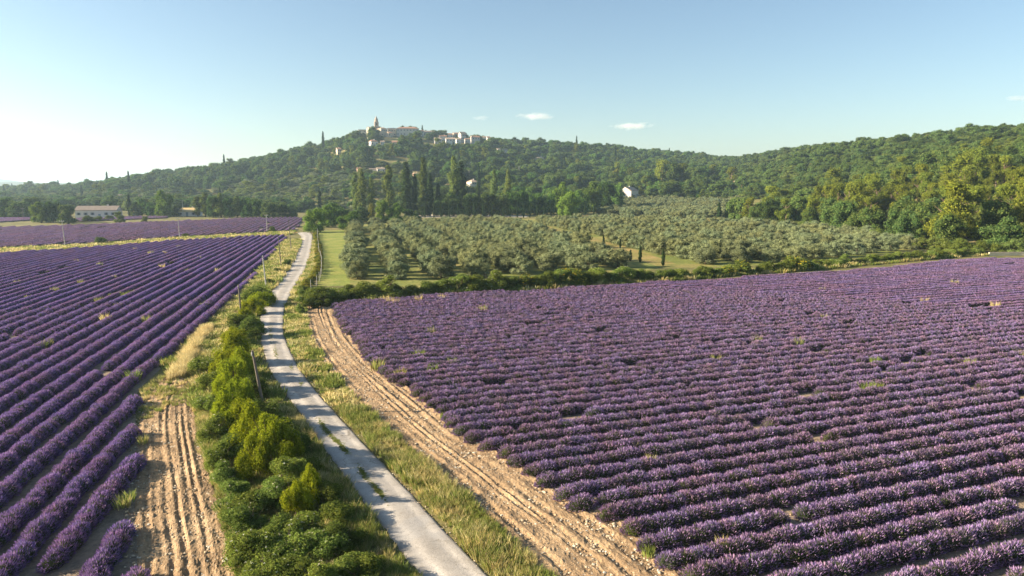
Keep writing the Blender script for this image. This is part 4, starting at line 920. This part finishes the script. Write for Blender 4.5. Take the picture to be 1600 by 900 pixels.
wr_ = [(590, 580, 'm'), (655, 562, 'g'), (675, 585, 'g'), (708, 573, 'g'), (626, 592, 'm'), (754, 490, 'm'), (675, 524, 'm'), (1285, 458, 'm'), (1288, 501, 'm'), (1182, 538, 'm'), (1246, 543, 'm'), (1118, 570, 'm'), (1355, 616, 'g'), (1370, 614, 'g'), (1368, 572, 'g'), (1517, 575, 'm'), (1445, 477, 's'), (1490, 447, 'm'), (1555, 484, 's'), (1015, 728, 's'), (990, 702, 's'), (798, 728, 'g'), (692, 655, 'g'), (988, 838, 'g'), (1012, 872, 'g'), (610, 476, 's'), (618, 478, 's'), (655, 474, 's'), (690, 470, 's'), (604, 472, 's'), (1590, 560, 'm'), (938, 447, 's'), (1128, 858, 's')]
for i, (u, v, k) in enumerate(sorted(wr_)):
    kd = {'s': 'straw', 'm': 'mixed', 'g': 'green'}[k]
    weed(u, v, kd, random.uniform(0.8, 1.25) * (0.5 if v > 640 else 1), f"{ {'straw': 'pale straw', 'mixed': 'yellowed', 'green': 'bright green'}[kd]} weed tuft in the lavender beside the tan track, {ordinal(i + 1)} from the left", "weeds in the rows beside the tan track")

# stones and clods on the bare tracks
M['stone'] = foliage_mat("stone_clod", (1, 1, 1), 0.3, 0.0)
def stones():
    src = []
    for k in range(4):
        r = np.random.default_rng(90 + k); V, F = ICO[1]; W = V * (1 + 0.3 * r.normal(size=(len(V), 1)) * 0.6) * [1, 0.8, 0.55]; mb = MB(); mb.add(W, F, [(0.30, 0.22, 0.145), (0.42, 0.34, 0.25), (0.24, 0.175, 0.115), (0.50, 0.44, 0.36)][k]); src.append(mb.mesh("stone", M['stone']))
    def lay(name, P, dens, y1, seed, label):
        r = np.random.default_rng(seed); lo, hi = P.min(0), P.max(0); c = r.uniform(lo, hi, (int((hi - lo).prod() * dens), 2)); c = c[in_poly(c[:, 0], c[:, 1], P) & (c[:, 1] < y1)]
        s = 0.018 + 0.065 * r.uniform(0, 1, len(c)) ** 3.0; print(name, len(c))
        scatter(name, np.c_[c, np.full(len(c), 0.045)], r.uniform(0, 6.28, len(c)), np.c_[s, s, s], r.integers(0, 4, len(c)), src, label)
    lay("track_gravel", between(verge_R, shift(tips_R, 2.0), 18, 75), 55, 75, 91, "stones and clods strewn over the tan track beside the lavender")
    lay("track_gravel", between(shift(trackL_L, -1), trackL_R, 18, 48), 30, 48, 92, "stones and clods strewn over the left track")
    r = np.random.default_rng(97); pe = []
    for line, sg in ((road_L, -1), (road_R, 1)):
        q = resample(line[line[:, 1] < 75], 0.05); pe.append(shift(q, 0)[:, :] + r.normal(0, 0.16, q.shape))
    pe = np.concatenate(pe); sz = 0.012 + 0.03 * r.uniform(0, 1, len(pe)) ** 2.5
    scatter("edge_gravel", np.c_[pe, np.full(len(pe), 0.03)], r.uniform(0, 6.28, len(pe)), np.c_[sz, sz, sz], r.integers(0, 4, len(pe)), src, "loose gravel along both crumbling edges of the lane")
    def rowstones(poly, y1, seed, label):
        lay("field_gravel", poly, 7, y1, seed, label)
    rowstones(fieldR[(fieldR[:, 1] < 300)], 45, 93, "stones lying between the lavender rows beside the tan track")
stones()

# ================================================================== POLES, FENCE, WALL
M['wood'] = plain_mat("weathered_wood", (0.17, 0.14, 0.115), 0.25, 6.0)
M['concrete'] = plain_mat("pale_concrete", (0.42, 0.40, 0.36), 0.12, 3.0)
M['metal'] = plain_mat("grey_metal", (0.30, 0.30, 0.30), 0.1, 3.0, 0.5)
def pole(ut, vt, ub, vb, mat, label, arm=0.0, rad=0.11, ground_z=None):
    g = G(ub, vb) if ground_z is None else ground_z[:2]; z = 0.0 if ground_z is None else ground_z[2]
    k = depth(g[0], g[1], z) / FPX; h = (vb - vt) * k; lean = (ut - ub) * k
    t = thing("utility_pole", label, "pole", (g[0], g[1], z), 0, "utility poles")
    mb = MB(); mb.tube([(0, 0, -0.2), (lean * 0.5, 0, h * 0.5), (lean, 0, h)], [rad, rad * 0.85, rad * 0.65], (1, 1, 1), 8); obj("shaft", mb.mesh("shaft", mat), t)
    if arm:
        mb = MB(); mb.box((lean, -rad, h - 0.35), (arm, 0.09, 0.11)); obj("crossarm", mb.mesh("crossarm", mat), t)
        for s in (-1, 0, 1):
            mb = MB(); mb.tube([(lean + s * arm * 0.44, -rad, h - 0.3), (lean + s * arm * 0.44, -rad, h - 0.16), (lean + s * arm * 0.44, -rad, h - 0.05)], [0.035, 0.05, 0.02], (1, 1, 1), 6); obj("insulator", mb.mesh("insulator", M['concrete']), t)
    else:
        mb = MB(); mb.tube([(lean, -0.12, h - 0.3), (lean, -0.12, h - 0.2), (lean, -0.12, h - 0.1)], [0.04, 0.06, 0.03], (1, 1, 1), 6); obj("insulator", mb.mesh("insulator", M['concrete']), t)
        mb = MB(); mb.box((lean * 0.97, -0.08, h - 0.32), (0.05, 0.2, 0.05)); obj("bracket", mb.mesh("bracket", M['metal']), t)
pole(400, 545, 414, 648, M['wood'], "leaning weathered wooden pole among the bushes left of the lane")
pole(375.5, 444, 377, 497, M['wood'], "dark wooden pole at the corner of the purple rows")
pole(413, 399, 416, 449, M['concrete'], "pale straight pole beside the upper lane")
pole(437, 370, 439.5, 417, M['wood'], "slim wooden pole beside the upper lane, next above the pale pole", rad=0.09)
pole(453, 341, 455, 391, M['wood'], "slim pole at the top of the lane against the far lavender", rad=0.10)
pole(417.5, 335, 417.5, 364, M['concrete'], "pale pole standing at the edge of the far lavender", 1.2)
pole(100.5, 344, 102, 386, M['concrete'], "pale pole with crossarm on the strip, leftmost of the field poles", 1.2)
pole(280, 340, 281, 373, M['concrete'], "pale pole with crossarm on the strip beside a small bush", 1.6)
pole(286.5, 313, 286.5, 339, M['concrete'], "white pole standing before the yellow-roofed barn", 1.5, 0.14)
pole(37, 325, 37, 342, M['wood'], "distant dark pole at the left edge before the trees", 1.5)
for u, vt, vb, lb in ((733, 266, 284, "grey pylon on the village hill above the white villa"), (811, 260, 279, "grey pylon on the hillside right of the poplars"), (872, 265, 282, "grey pylon on the hillside, farthest right of the three")):
    p = hit(u, vb)
    if p is not None: pole(u, vt, u, vb, M['concrete'], lb, 2.6, 0.22, p)

def fence():
    line = resample(GP([(486, 453), (490, 449), (494, 446), (499, 440), (502, 430), (503.5, 420), (502, 408), (498.5, 396), (497.5, 384), (496.5, 374), (496, 364)]), 4.6)
    t = thing("wire_fence", "pale wooden stakes with wire along the edge of the green meadow", "fence", (line[0][0], line[0][1], 0)); r = np.random.default_rng(95); o = line[0]; tops = []
    for p in line:
        mb = MB(); l = r.normal(0, 0.07, 2); q = p - o; mb.tube([(q[0], q[1], -0.2), (q[0] + l[0], q[1] + l[1], 1.55)], [0.045, 0.035], (1, 1, 1), 6); obj("post", mb.mesh("post", M['concrete']), t); tops.append(np.array([q[0] + l[0], q[1] + l[1], 1.35]))
    for h in (0, -0.4, -0.8):
        mb = MB(); mb.tube([p + [0, 0, h] for p in tops], [0.004] * len(tops), (1, 1, 1), 4); obj("wire", mb.mesh("wire", M['metal']), t)
fence()
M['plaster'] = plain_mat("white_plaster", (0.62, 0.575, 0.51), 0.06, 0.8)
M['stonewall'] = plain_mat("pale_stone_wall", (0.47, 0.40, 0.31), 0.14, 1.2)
M['shadewall'] = plain_mat("shade_toned_render", (0.46, 0.43, 0.39), 0.10, 0.8)  # shade on the pale village walls, put into the colour as a greyer tone
M['rose'] = plain_mat("rose_render", (0.58, 0.40, 0.29), 0.08, 0.8)
M['roof'] = plain_mat("clay_tile_roof", (0.30, 0.17, 0.115), 0.22, 1.0)
M['roofp'] = plain_mat("faded_tile_roof", (0.36, 0.27, 0.20), 0.18, 1.0)
M['roofg'] = plain_mat("grey_brown_roof", (0.22, 0.175, 0.145), 0.15, 1.0)
M['roofy'] = plain_mat("straw_yellow_roof", (0.50, 0.37, 0.17), 0.10, 1.0)
M['glass'] = plain_mat("dark_window", (0.045, 0.05, 0.06), 0.1, 1.0, 0.25)
M['tower'] = plain_mat("weathered_tower_stone", (0.33, 0.27, 0.21), 0.15, 1.2)
M['shutter'] = plain_mat("blue_grey_shutter", (0.22, 0.26, 0.28), 0.1, 1.0)
M['cream'] = plain_mat("cream_limestone", (0.62, 0.53, 0.39), 0.1, 1.5)
def wall_strip():
    P = resample(GP([(1545, 399.5), (1600, 399), (1680, 401)]), 2.0); t = thing("field_wall", "low cream wall at the far right corner of the lavender", "wall", (P[0][0], P[0][1], 0)); o = P[0]
    for a, b in zip(P[:-1], P[1:]):
        c = (a + b) / 2 - o; L = np.linalg.norm(b - a); mb = MB(); mb.box((c[0], c[1], 0.3), (L - 0.02, 0.3, 0.75), rz=math.atan2(b[1] - a[1], b[0] - a[0])); obj("wall_block", mb.mesh("wall_block", M['cream']), t)
        mb = MB(); mb.box((c[0], c[1], 0.72), (L - 0.02, 0.4, 0.09), rz=math.atan2(b[1] - a[1], b[0] - a[0])); obj("coping", mb.mesh("coping", M['stonewall']), t)
wall_strip()

# ================================================================== BUILDINGS
def house(label, base, w, d, h, rz, wall, roof, rise=1.6, hip=False, cols=3, floors=1, cat="house", name="house", group=None, chimney=True, door=True, flat=False):
    """w along the front (local x), d deep (local y), front faces local -y; base is the middle of the front foot"""
    t = thing(name, label, cat, base, rz, group)
    mb = MB(); mb.box((0, d / 2, h / 2 - 1.5), (w, d, h + 3)); wo = mb
    e = 0.35
    if flat:
        mb2 = MB(); mb2.box((0, d / 2, h + 0.12), (w + 0.3, d + 0.3, 0.24)); rf = obj("roof", mb2.mesh("roof", roof), t)
    else:
        x0, x1, y0, y1 = -w / 2 - e, w / 2 + e, -e, d + e; ins = min(d / 2, w / 2 * 0.9) if hip else 0
        V = np.array([(x0, y0, h), (x1, y0, h), (x1, y1, h), (x0, y1, h), (x0 + ins, d / 2, h + rise), (x1 - ins, d / 2, h + rise)], float)
        lo = V.copy(); lo[:, 2] -= 0.18; A_ = np.concatenate([V + [0, 0, 0.02], lo])
        q = [(0, 1, 5, 4), (2, 3, 4, 5), (1, 2, 5), (3, 0, 4), (6, 10, 11, 7), (8, 11, 10, 9), (7, 11, 8), (9, 10, 6), (0, 6, 7, 1), (1, 7, 8, 2), (2, 8, 9, 3), (3, 9, 6, 0)]
        if not hip: q[2] = (1, 2, 5); q[3] = (3, 0, 4)
        T = []
        for f in q: T += [f[:3]] + ([(f[0], f[2], f[3])] if len(f) == 4 else [])
        if hip: pass
        else:
            for sx in (-w / 2, w / 2):
                g = np.array([(sx, 0, h - 0.4), (sx, d, h - 0.4), (sx, d / 2, h + rise - 0.25)]); wo.add(np.concatenate([g, g + [0.12 * np.sign(-sx), 0, 0]]), [(0, 1, 2), (3, 5, 4)], (1, 1, 1))
            T = [f for f in T if tuple(f) not in ((1, 2, 5), (3, 0, 4), (7, 11, 8), (9, 10, 6))]
            T += [(0, 4, 10), (0, 10, 6), (3, 9, 10), (3, 10, 4), (1, 7, 11), (1, 11, 5), (2, 5, 11), (2, 11, 8)]
        rf = obj("roof", mk_mesh("roof", A_, T, roof, col=np.ones((len(A_), 3))), t)
    obj("wall", wo.mesh("wall", wall), t)
    if chimney and not flat:
        mb = MB(); mb.box((w * 0.22, d * 0.55, h + rise * 0.95), (0.7, 0.7, 1.4)); obj("chimney", mb.mesh("chimney", wall), rf)
    fh = h / floors
    for f in range(floors):
        for c in range(cols):
            x = -w / 2 + w * (c + 0.5) / cols
            if door and f == 0 and c == cols // 2:
                mb = MB(); mb.box((x, -0.02, 1.05), (1.1, 0.10, 2.1)); obj("door", mb.mesh("door", M['shutter']), t); continue
            wz = f * fh + fh * 0.55; ww, wh = min(0.9, w / cols * 0.4), min(1.2, fh * 0.42)
            mb = MB(); mb.box((x, -0.02, wz), (ww, 0.08, wh)); wi = obj("window", mb.mesh("window", M['glass']), t)
            for s in (-1, 1):
                mb = MB(); mb.box((x + s * (ww * 0.75), -0.03, wz), (ww * 0.45, 0.07, wh)); obj("shutter", mb.mesh("shutter", M['shutter']), wi)
    mb = MB(); mb.box((-w / 2 - 0.02, d * 0.5, fh * 0.55), (0.08, 1.0, 1.2)); obj("window", mb.mesh("window", M['glass']), t)
    return t
HR = []
def px_house(u0, u1, vt, vb, label, rz=0.0, roof_px=3.0, deep=8.0, wall='plaster', roof='roof', on_hill=True, **kw):
    um = (u0 + u1) / 2; HR.append((u0, u1, vt, vb, 0)); p = crest(um, vb) if on_hill else np.array([*G(um, vb), 0.0])
    ub_, vb_ = proj(*p); vt += min(0, vb_ - vb) * 0; vb = max(vb, vb_) if on_hill else vb
    HR[-1] = (u0, u1, vt, vb, p[1]); k = depth(p[0], p[1], p[2]) / FPX; w = (u1 - u0) * k; h = (vb - vt) * k
    # a turned house shows its side wall too: share the width
    ws = max(3.5, (w - deep * abs(math.sin(rz))) / max(0.3, math.cos(rz)))
    rise = roof_px * k
    return house(label, (p[0], p[1], p[2]), ws, deep, max(2.2, h - rise), rz, M[wall], M[roof], rise, **kw)
VG = "houses of the hilltop village"
px_house(559, 574, 202, 215, "grey stone block at the left end of the hilltop church", 0.25, 1.0, 10, 'stonewall', 'roofg', flat=True, cols=2, floors=2, group=VG, chimney=False, door=False, name="church_annex", cat="church")
px_house(574, 587, 198, 216, "pale church nave left of the bell tower", 0.45, 2.0, 11, 'stonewall', 'roofp', cols=2, floors=2, group=VG, chimney=False, name="church_nave", cat="church")
px_house(592, 609, 199, 214, "sunlit cream house just right of the bell tower", 0.7, 2.0, 10, 'stonewall', 'roofp', hip=True, cols=3, floors=2, group=VG)
px_house(605, 616, 206, 215, "small cream house below the bell tower square", 0.6, 1.6, 7, 'stonewall', 'roof', cols=2, floors=1, group=VG)
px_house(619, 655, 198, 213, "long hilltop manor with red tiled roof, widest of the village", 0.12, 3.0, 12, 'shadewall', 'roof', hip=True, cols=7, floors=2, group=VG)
px_house(661, 679, 204, 214, "low grey-roofed village house right of the manor cypress", 0.1, 2.0, 9, 'shadewall', 'roofg', cols=4, floors=1, group=VG)
px_house(681, 695, 206, 215, "village house with rose wall on the ridge", 0.45, 2.2, 9, 'rose', 'roof', cols=3, floors=2, group=VG)
px_house(695, 709, 208, 216, "village house with red roof right of the rose house", 0.35, 2.2, 9, 'plaster', 'roof', cols=3, floors=1, group=VG)
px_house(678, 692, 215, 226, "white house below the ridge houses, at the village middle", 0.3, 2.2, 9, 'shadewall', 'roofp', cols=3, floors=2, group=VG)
px_house(696, 713, 215, 226, "broad white house beside the village middle house", 0.2, 2.4, 9, 'plaster', 'roofp', cols=3, floors=2, group=VG)
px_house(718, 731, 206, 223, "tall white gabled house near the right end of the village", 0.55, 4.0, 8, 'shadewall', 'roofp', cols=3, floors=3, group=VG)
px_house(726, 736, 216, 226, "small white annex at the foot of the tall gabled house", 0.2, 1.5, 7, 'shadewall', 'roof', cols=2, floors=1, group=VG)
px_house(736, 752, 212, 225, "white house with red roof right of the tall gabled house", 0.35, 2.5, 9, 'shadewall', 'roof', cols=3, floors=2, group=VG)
px_house(760, 768, 213, 222, "last small village house on the ridge", 0.4, 2.0, 7, 'plaster', 'roof', cols=2, floors=1, group=VG)
px_house(606, 620, 200, 213, "pale stone house closing the gap before the manor", 0.3, 2.0, 8, 'stonewall', 'roofp', cols=3, floors=2, group=VG)
px_house(653, 664, 203, 213, "narrow white house at the right end of the manor", 0.3, 1.8, 8, 'plaster', 'roof', cols=2, floors=2, group=VG)
px_house(708, 719, 207, 216, "narrow cream house before the tall gabled house", 0.4, 2.0, 8, 'stonewall', 'roof', cols=2, floors=2, group=VG)
px_house(750, 761, 213, 222, "small white house next to last on the ridge", 0.3, 2.0, 7, 'plaster', 'roofp', cols=2, floors=1, group=VG)
px_house(686, 699, 211, 219, "white house tucked between upper and lower village rows", 0.2, 2.0, 8, 'plaster', 'roof', cols=3, floors=1, group=VG)
px_house(712, 722, 216, 225, "low white house at the foot of the narrow cream one", 0.3, 1.8, 8, 'plaster', 'roofp', cols=2, floors=1, group=VG)
px_house(577, 594, 218, 229, "white villa with pink roof below the church", 0.6, 3.0, 9, 'plaster', 'roof', hip=True, cols=3, floors=1, group=VG)
px_house(594, 602, 220, 227, "small side wing of the villa below the church", 0.2, 1.5, 7, 'plaster', 'roofp', cols=2, floors=1, group=VG)
px_house(612, 626, 220, 228, "low red-roofed house below the manor", 0.2, 2.6, 9, 'stonewall', 'roof', cols=3, floors=1, group=VG)
px_house(525, 536, 231, 243, "tan house on the left shoulder of the hill", 0.5, 2.0, 8, 'stonewall', 'roof', cols=2, floors=2, group=VG)
HG = "houses on the hillside below the village"
px_house(576, 590, 263, 271, "grey-white hillside house above the poplars", 0.1, 1.5, 8, 'shadewall', 'roofg', cols=4, floors=1, group=HG)
px_house(588, 603, 262, 271, "white hillside house with pale roof above the poplars", 0.3, 2.0, 8, 'plaster', 'roofp', cols=3, floors=1, group=HG)
px_house(557, 567, 262, 270, "small pinkish hillside house left of the white pair", 0.3, 1.6, 7, 'rose', 'roof', cols=2, floors=1, group=HG)
px_house(647, 658, 270, 277, "sunlit orange wall house between two poplars", 0.5, 1.4, 7, 'rose', 'roofp', cols=2, floors=1, group=HG)
px_house(668, 680, 269, 277, "white flat-roofed house right of the fifth poplar", 0.1, 1.0, 7, 'plaster', 'roofg', cols=3, floors=1, flat=True, group=HG)
px_house(733, 752, 281, 296, "white villa among trees right of the dark cypress", 0.55, 3.5, 9, 'plaster', 'roofp', hip=True, cols=3, floors=2, group=HG)
px_house(723, 742, 254, 264, "dim stone house in the hillside wood above the villa", 0.2, 2.5, 9, 'stonewall', 'roofg', cols=3, floors=1, group=HG)
px_house(776, 784, 232, 238, "tiny white house high in the hillside wood", 0.4, 1.2, 7, 'plaster', 'roofp', cols=2, floors=1, group=HG)
px_house(785, 794, 233, 239, "second tiny white house high in the hillside wood", 0.2, 1.2, 7, 'shadewall', 'roofp', cols=2, floors=1, group=HG)
px_house(838, 852, 245, 252, "pale house alone in the wood right of the village", 0.3, 1.8, 8, 'plaster', 'roofp', cols=3, floors=1, group=HG)
px_house(807, 815, 239, 244, "tiny pale house in the wood right of the village", 0.3, 1.2, 7, 'plaster', 'roofp', cols=2, floors=1, group=HG)
px_house(472, 486, 256, 262, "low pinkish roofed house on the left hill slope", 0.3, 2.0, 8, 'rose', 'roof', cols=2, floors=1, group=HG)
px_house(1145, 1158, 284, 292, "small cream house half hidden in the wood at right", 0.4, 2.2, 8, 'stonewall', 'roof', cols=2, floors=1, group=HG)
px_house(464, 482, 314, 324, "white house with pink roof above the far lavender", 0.4, 3.0, 8, 'plaster', 'roof', cols=3, floors=1, on_hill=True)
px_house(119, 182, 322, 341, "long low farmhouse with grey-brown roof and sunlit pink gable", 0.22, 6.5, 9, 'plaster', 'roofg', on_hill=False, cols=6, floors=1, name="farmhouse")
px_house(180, 217, 304, 322, "brown-roofed house among trees behind the farmhouse", 0.3, 6.0, 10, 'stonewall', 'roofg', on_hill=False, cols=4, floors=2)
px_house(267, 308, 325, 338, "low barn with straw-yellow roof and white walls", 0.1, 5.5, 9, 'plaster', 'roofy', on_hill=False, cols=4, floors=1, name="barn", cat="barn")
px_house(975, 1008, 292, 313, "white gabled house beside the round yellow tree", 0.95, 6.0, 11, 'plaster', 'roofp', on_hill=True, cols=3, floors=1)
def bell_tower():
    p = crest(587.5, 214)
    if p is None: return
    p[1] += 4; p[2] = float(terrain(p[0], p[1])); k = depth(*p) / FPX; w = 6.2 * k; hh = 22 * k; t = thing("bell_tower", "slender stone bell tower with pointed spire on the hilltop", "tower", p, 0.35)
    mb = MB(); mb.box((0, 0, hh / 2 - 1.5), (w, w, hh + 3)); mb.box((0, 0, hh * 0.72), (w + 0.4, w + 0.4, 0.35)); mb.box((0, 0, hh), (w + 0.5, w + 0.5, 0.4)); obj("shaft", mb.mesh("shaft", M['tower']), t)
    mb = MB(); b = w * 0.40; mb.tube([(0, 0, hh + 0.1), (0, 0, hh + 3.4 * k)], [w * 0.46, w * 0.44], (1, 1, 1), 8); obj("belfry", mb.mesh("belfry", M['tower']), t)
    mb = MB(); mb.tube([(0, 0, hh + 3.3 * k), (0, 0, hh + 6 * k), (0, 0, hh + 9.5 * k)], [w * 0.50, w * 0.28, 0.05], (1, 1, 1), 8); sp = obj("spire", mb.mesh("spire", M['tower']), t)
    mb = MB(); mb.tube([(0, 0, hh + 9.3 * k), (0, 0, hh + 11 * k)], [0.06, 0.04], (1, 1, 1), 5); obj("finial", mb.mesh("finial", M['metal']), sp)
    for a in range(4):
        c, s = math.cos(a * math.pi / 2), math.sin(a * math.pi / 2); q = w / 2 + 0.02
        for z in (0.85, 0.58): 
            mb = MB(); mb.box((c * q, s * q, hh * z), (0.12 + abs(s) * w * 0.22, 0.12 + abs(c) * w * 0.22, 2.2 if z > .7 else 1.6)); obj("opening", mb.mesh("opening", M['glass']), t)
bell_tower()
for i, (u, v, h, kd) in enumerate([(660, 212, 13, 'cypress'), (678, 213, 7, 'cypress'), (580, 218, 9, 'oak'), (612, 208, 6, 'oak'), (590, 219, 9, 'oak'), (640, 216, 7, 'cypress'), (715, 217, 7, 'oak'), (755, 218, 8, 'oak'), (568, 217, 8, 'oak'), (550, 218, 8, 'cypress'), (547, 219, 6, 'cypress')]):
    p = crest(u, v)
    k = depth(*p) / FPX; plant("village_tree", kd, p[0], p[1], h * 1.25 * k, (h * 1.3 if kd != 'cypress' else h * 0.32) * k, f"{'dark pointed cypress' if kd == 'cypress' else 'round dark tree'} among the village houses, {ordinal(sorted([660, 678, 580, 612, 590, 640, 715, 755, 568, 550, 547]).index(u) + 1)} from the left", "tree", "trees among the village houses", z=p[2])

hill_woods()
# ================================================================== DISTANCE: far hills, haze, clouds
def far_hills():
    M['far'] = ground_mat("far_wooded_hill", [(0.05, 0.065, 0.03), (0.08, 0.09, 0.045)], 0.004, bump=0)
    for nm, dist, u0, u1, prof, lb in (("far_hill", 5200, -500, 260, lambda s: 52 * math.exp(-((s - .60) / .16) ** 2) + 44 * math.exp(-((s - .35) / .25) ** 2) + 12 * math.sin(s * 21), "pale blue distant hill at the left horizon"), ("far_hill", 3600, -500, 300, lambda s: 26 + 14 * math.sin(s * 9 + 1) + 6 * math.sin(s * 23), "lower bluish ridge before the distant hill at left")):
        n = 80; V = []; T = []
        for i in range(n + 1):
            s = i / n; u = u0 + (u1 - u0) * s; rr = ray(u, 293); rr = rr / math.hypot(rr[0], rr[1]); h = max(2, prof(s)) * min(1, 8 * s, 8 * (1 - s))
            for f, hh in ((0.86, 0), (0.93, 0.6), (1.0, 1.0), (1.08, 0.7), (1.18, 0)): V.append((rr[0] * dist * f, rr[1] * dist * f, -3 + h * hh + 3 * (hh > 0)))
        for i in range(n):
            for j in range(4): a = i * 5 + j; T.append((a, a + 5, a + 6, a + 1))
        tag(obj(nm, mk_mesh(nm, V, T, M['far'], smooth=True)), lb, kind="structure")
far_hills()
def haze():
    mb = MB(); mb.box((0, 4500, 69), (19000, 11000, 142)); o = obj("haze", None)
    m, nt, out = new_mat("thin_evening_haze"); v = nd(nt, "ShaderNodeVolumePrincipled"); v.inputs["Color"].default_value = (0.60, 0.81, 1.0, 1); v.inputs["Density"].default_value = 0.00016; v.inputs["Anisotropy"].default_value = 0.35
    nt.links.new(v.outputs[0], out.inputs["Volume"]); me = mb.mesh("haze", m); bpy.data.objects.remove(o); tag(obj("haze", me), "thin pale evening haze over the whole valley", kind="stuff")
haze()
def clouds():
    for i, (u, v, wp, hp, dens, lb) in enumerate([(988, 197, 88, 14, 0.006, "bright flat-based small cloud above the valley gap"), (836, 182, 82, 14, 0.0045, "thin wispy cloud right of the village sky"), (752, 184, 34, 10, 0.003, "faintest wisp of cloud above the village end"), (1592, 154, 40, 10, 0.004, "faint cloud at the right edge of the sky")]):
        r = ray(u, v); r = r / math.hypot(r[0], r[1]); D = 4200.0; k = D / FPX * 1.02; c = r * D; w, h = wp * k / 2, hp * k / 2
        m, nt, out = new_mat("cloud_vapour"); L = nt.links; pv = nd(nt, "ShaderNodeVolumePrincipled"); tc = nd(nt, "ShaderNodeTexCoord")
        mp = nd(nt, "ShaderNodeMapping"); mp.inputs["Scale"].default_value = (1.0 / 60, 1.0 / 60, 1.0 / 26); mp.inputs["Location"].default_value = (i * 3.7, 1, 2); L.new(tc.outputs["Object"], mp.inputs[0])
        nf = nd(nt, "ShaderNodeTexNoise"); nf.inputs["Scale"].default_value = 1.0; nf.inputs["Detail"].default_value = 5; nf.inputs["Roughness"].default_value = 0.62; L.new(mp.outputs[0], nf.inputs["Vector"])
        m2 = nd(nt, "ShaderNodeMapping"); m2.inputs["Scale"].default_value = (1 / w, 1 / (w * 0.7), 1 / h); L.new(tc.outputs["Object"], m2.inputs[0])
        ln = nd(nt, "ShaderNodeVectorMath", operation='LENGTH'); L.new(m2.outputs[0], ln.inputs[0])
        a = nd(nt, "ShaderNodeMath", operation='MULTIPLY_ADD'); L.new(ln.outputs["Value"], a.inputs[0]); a.inputs[1].default_value = -0.55; L.new(nf.outputs["Fac"], a.inputs[2])
        b = nd(nt, "ShaderNodeMath", operation='MULTIPLY_ADD'); L.new(a.outputs[0], b.inputs[0]); b.inputs[1].default_value = dens * 6; b.inputs[2].default_value = -dens * 6 * 0.12; b.use_clamp = True
        L.new(b.outputs[0], pv.inputs["Density"]); pv.inputs["Color"].default_value = (0.97, 0.97, 0.97, 1); pv.inputs["Anisotropy"].default_value = 0.2
        L.new(pv.outputs[0], out.inputs["Volume"])
        V, F = ICO[2]; me = mk_mesh("cloud", V * [w * 1.02, w * 0.72, h * 1.02], F, m); tag(obj("cloud", me, None, (c[0], c[1], H + c[2])), lb, "cloud", "small clouds")
clouds()
print("objects", len(bpy.data.objects))
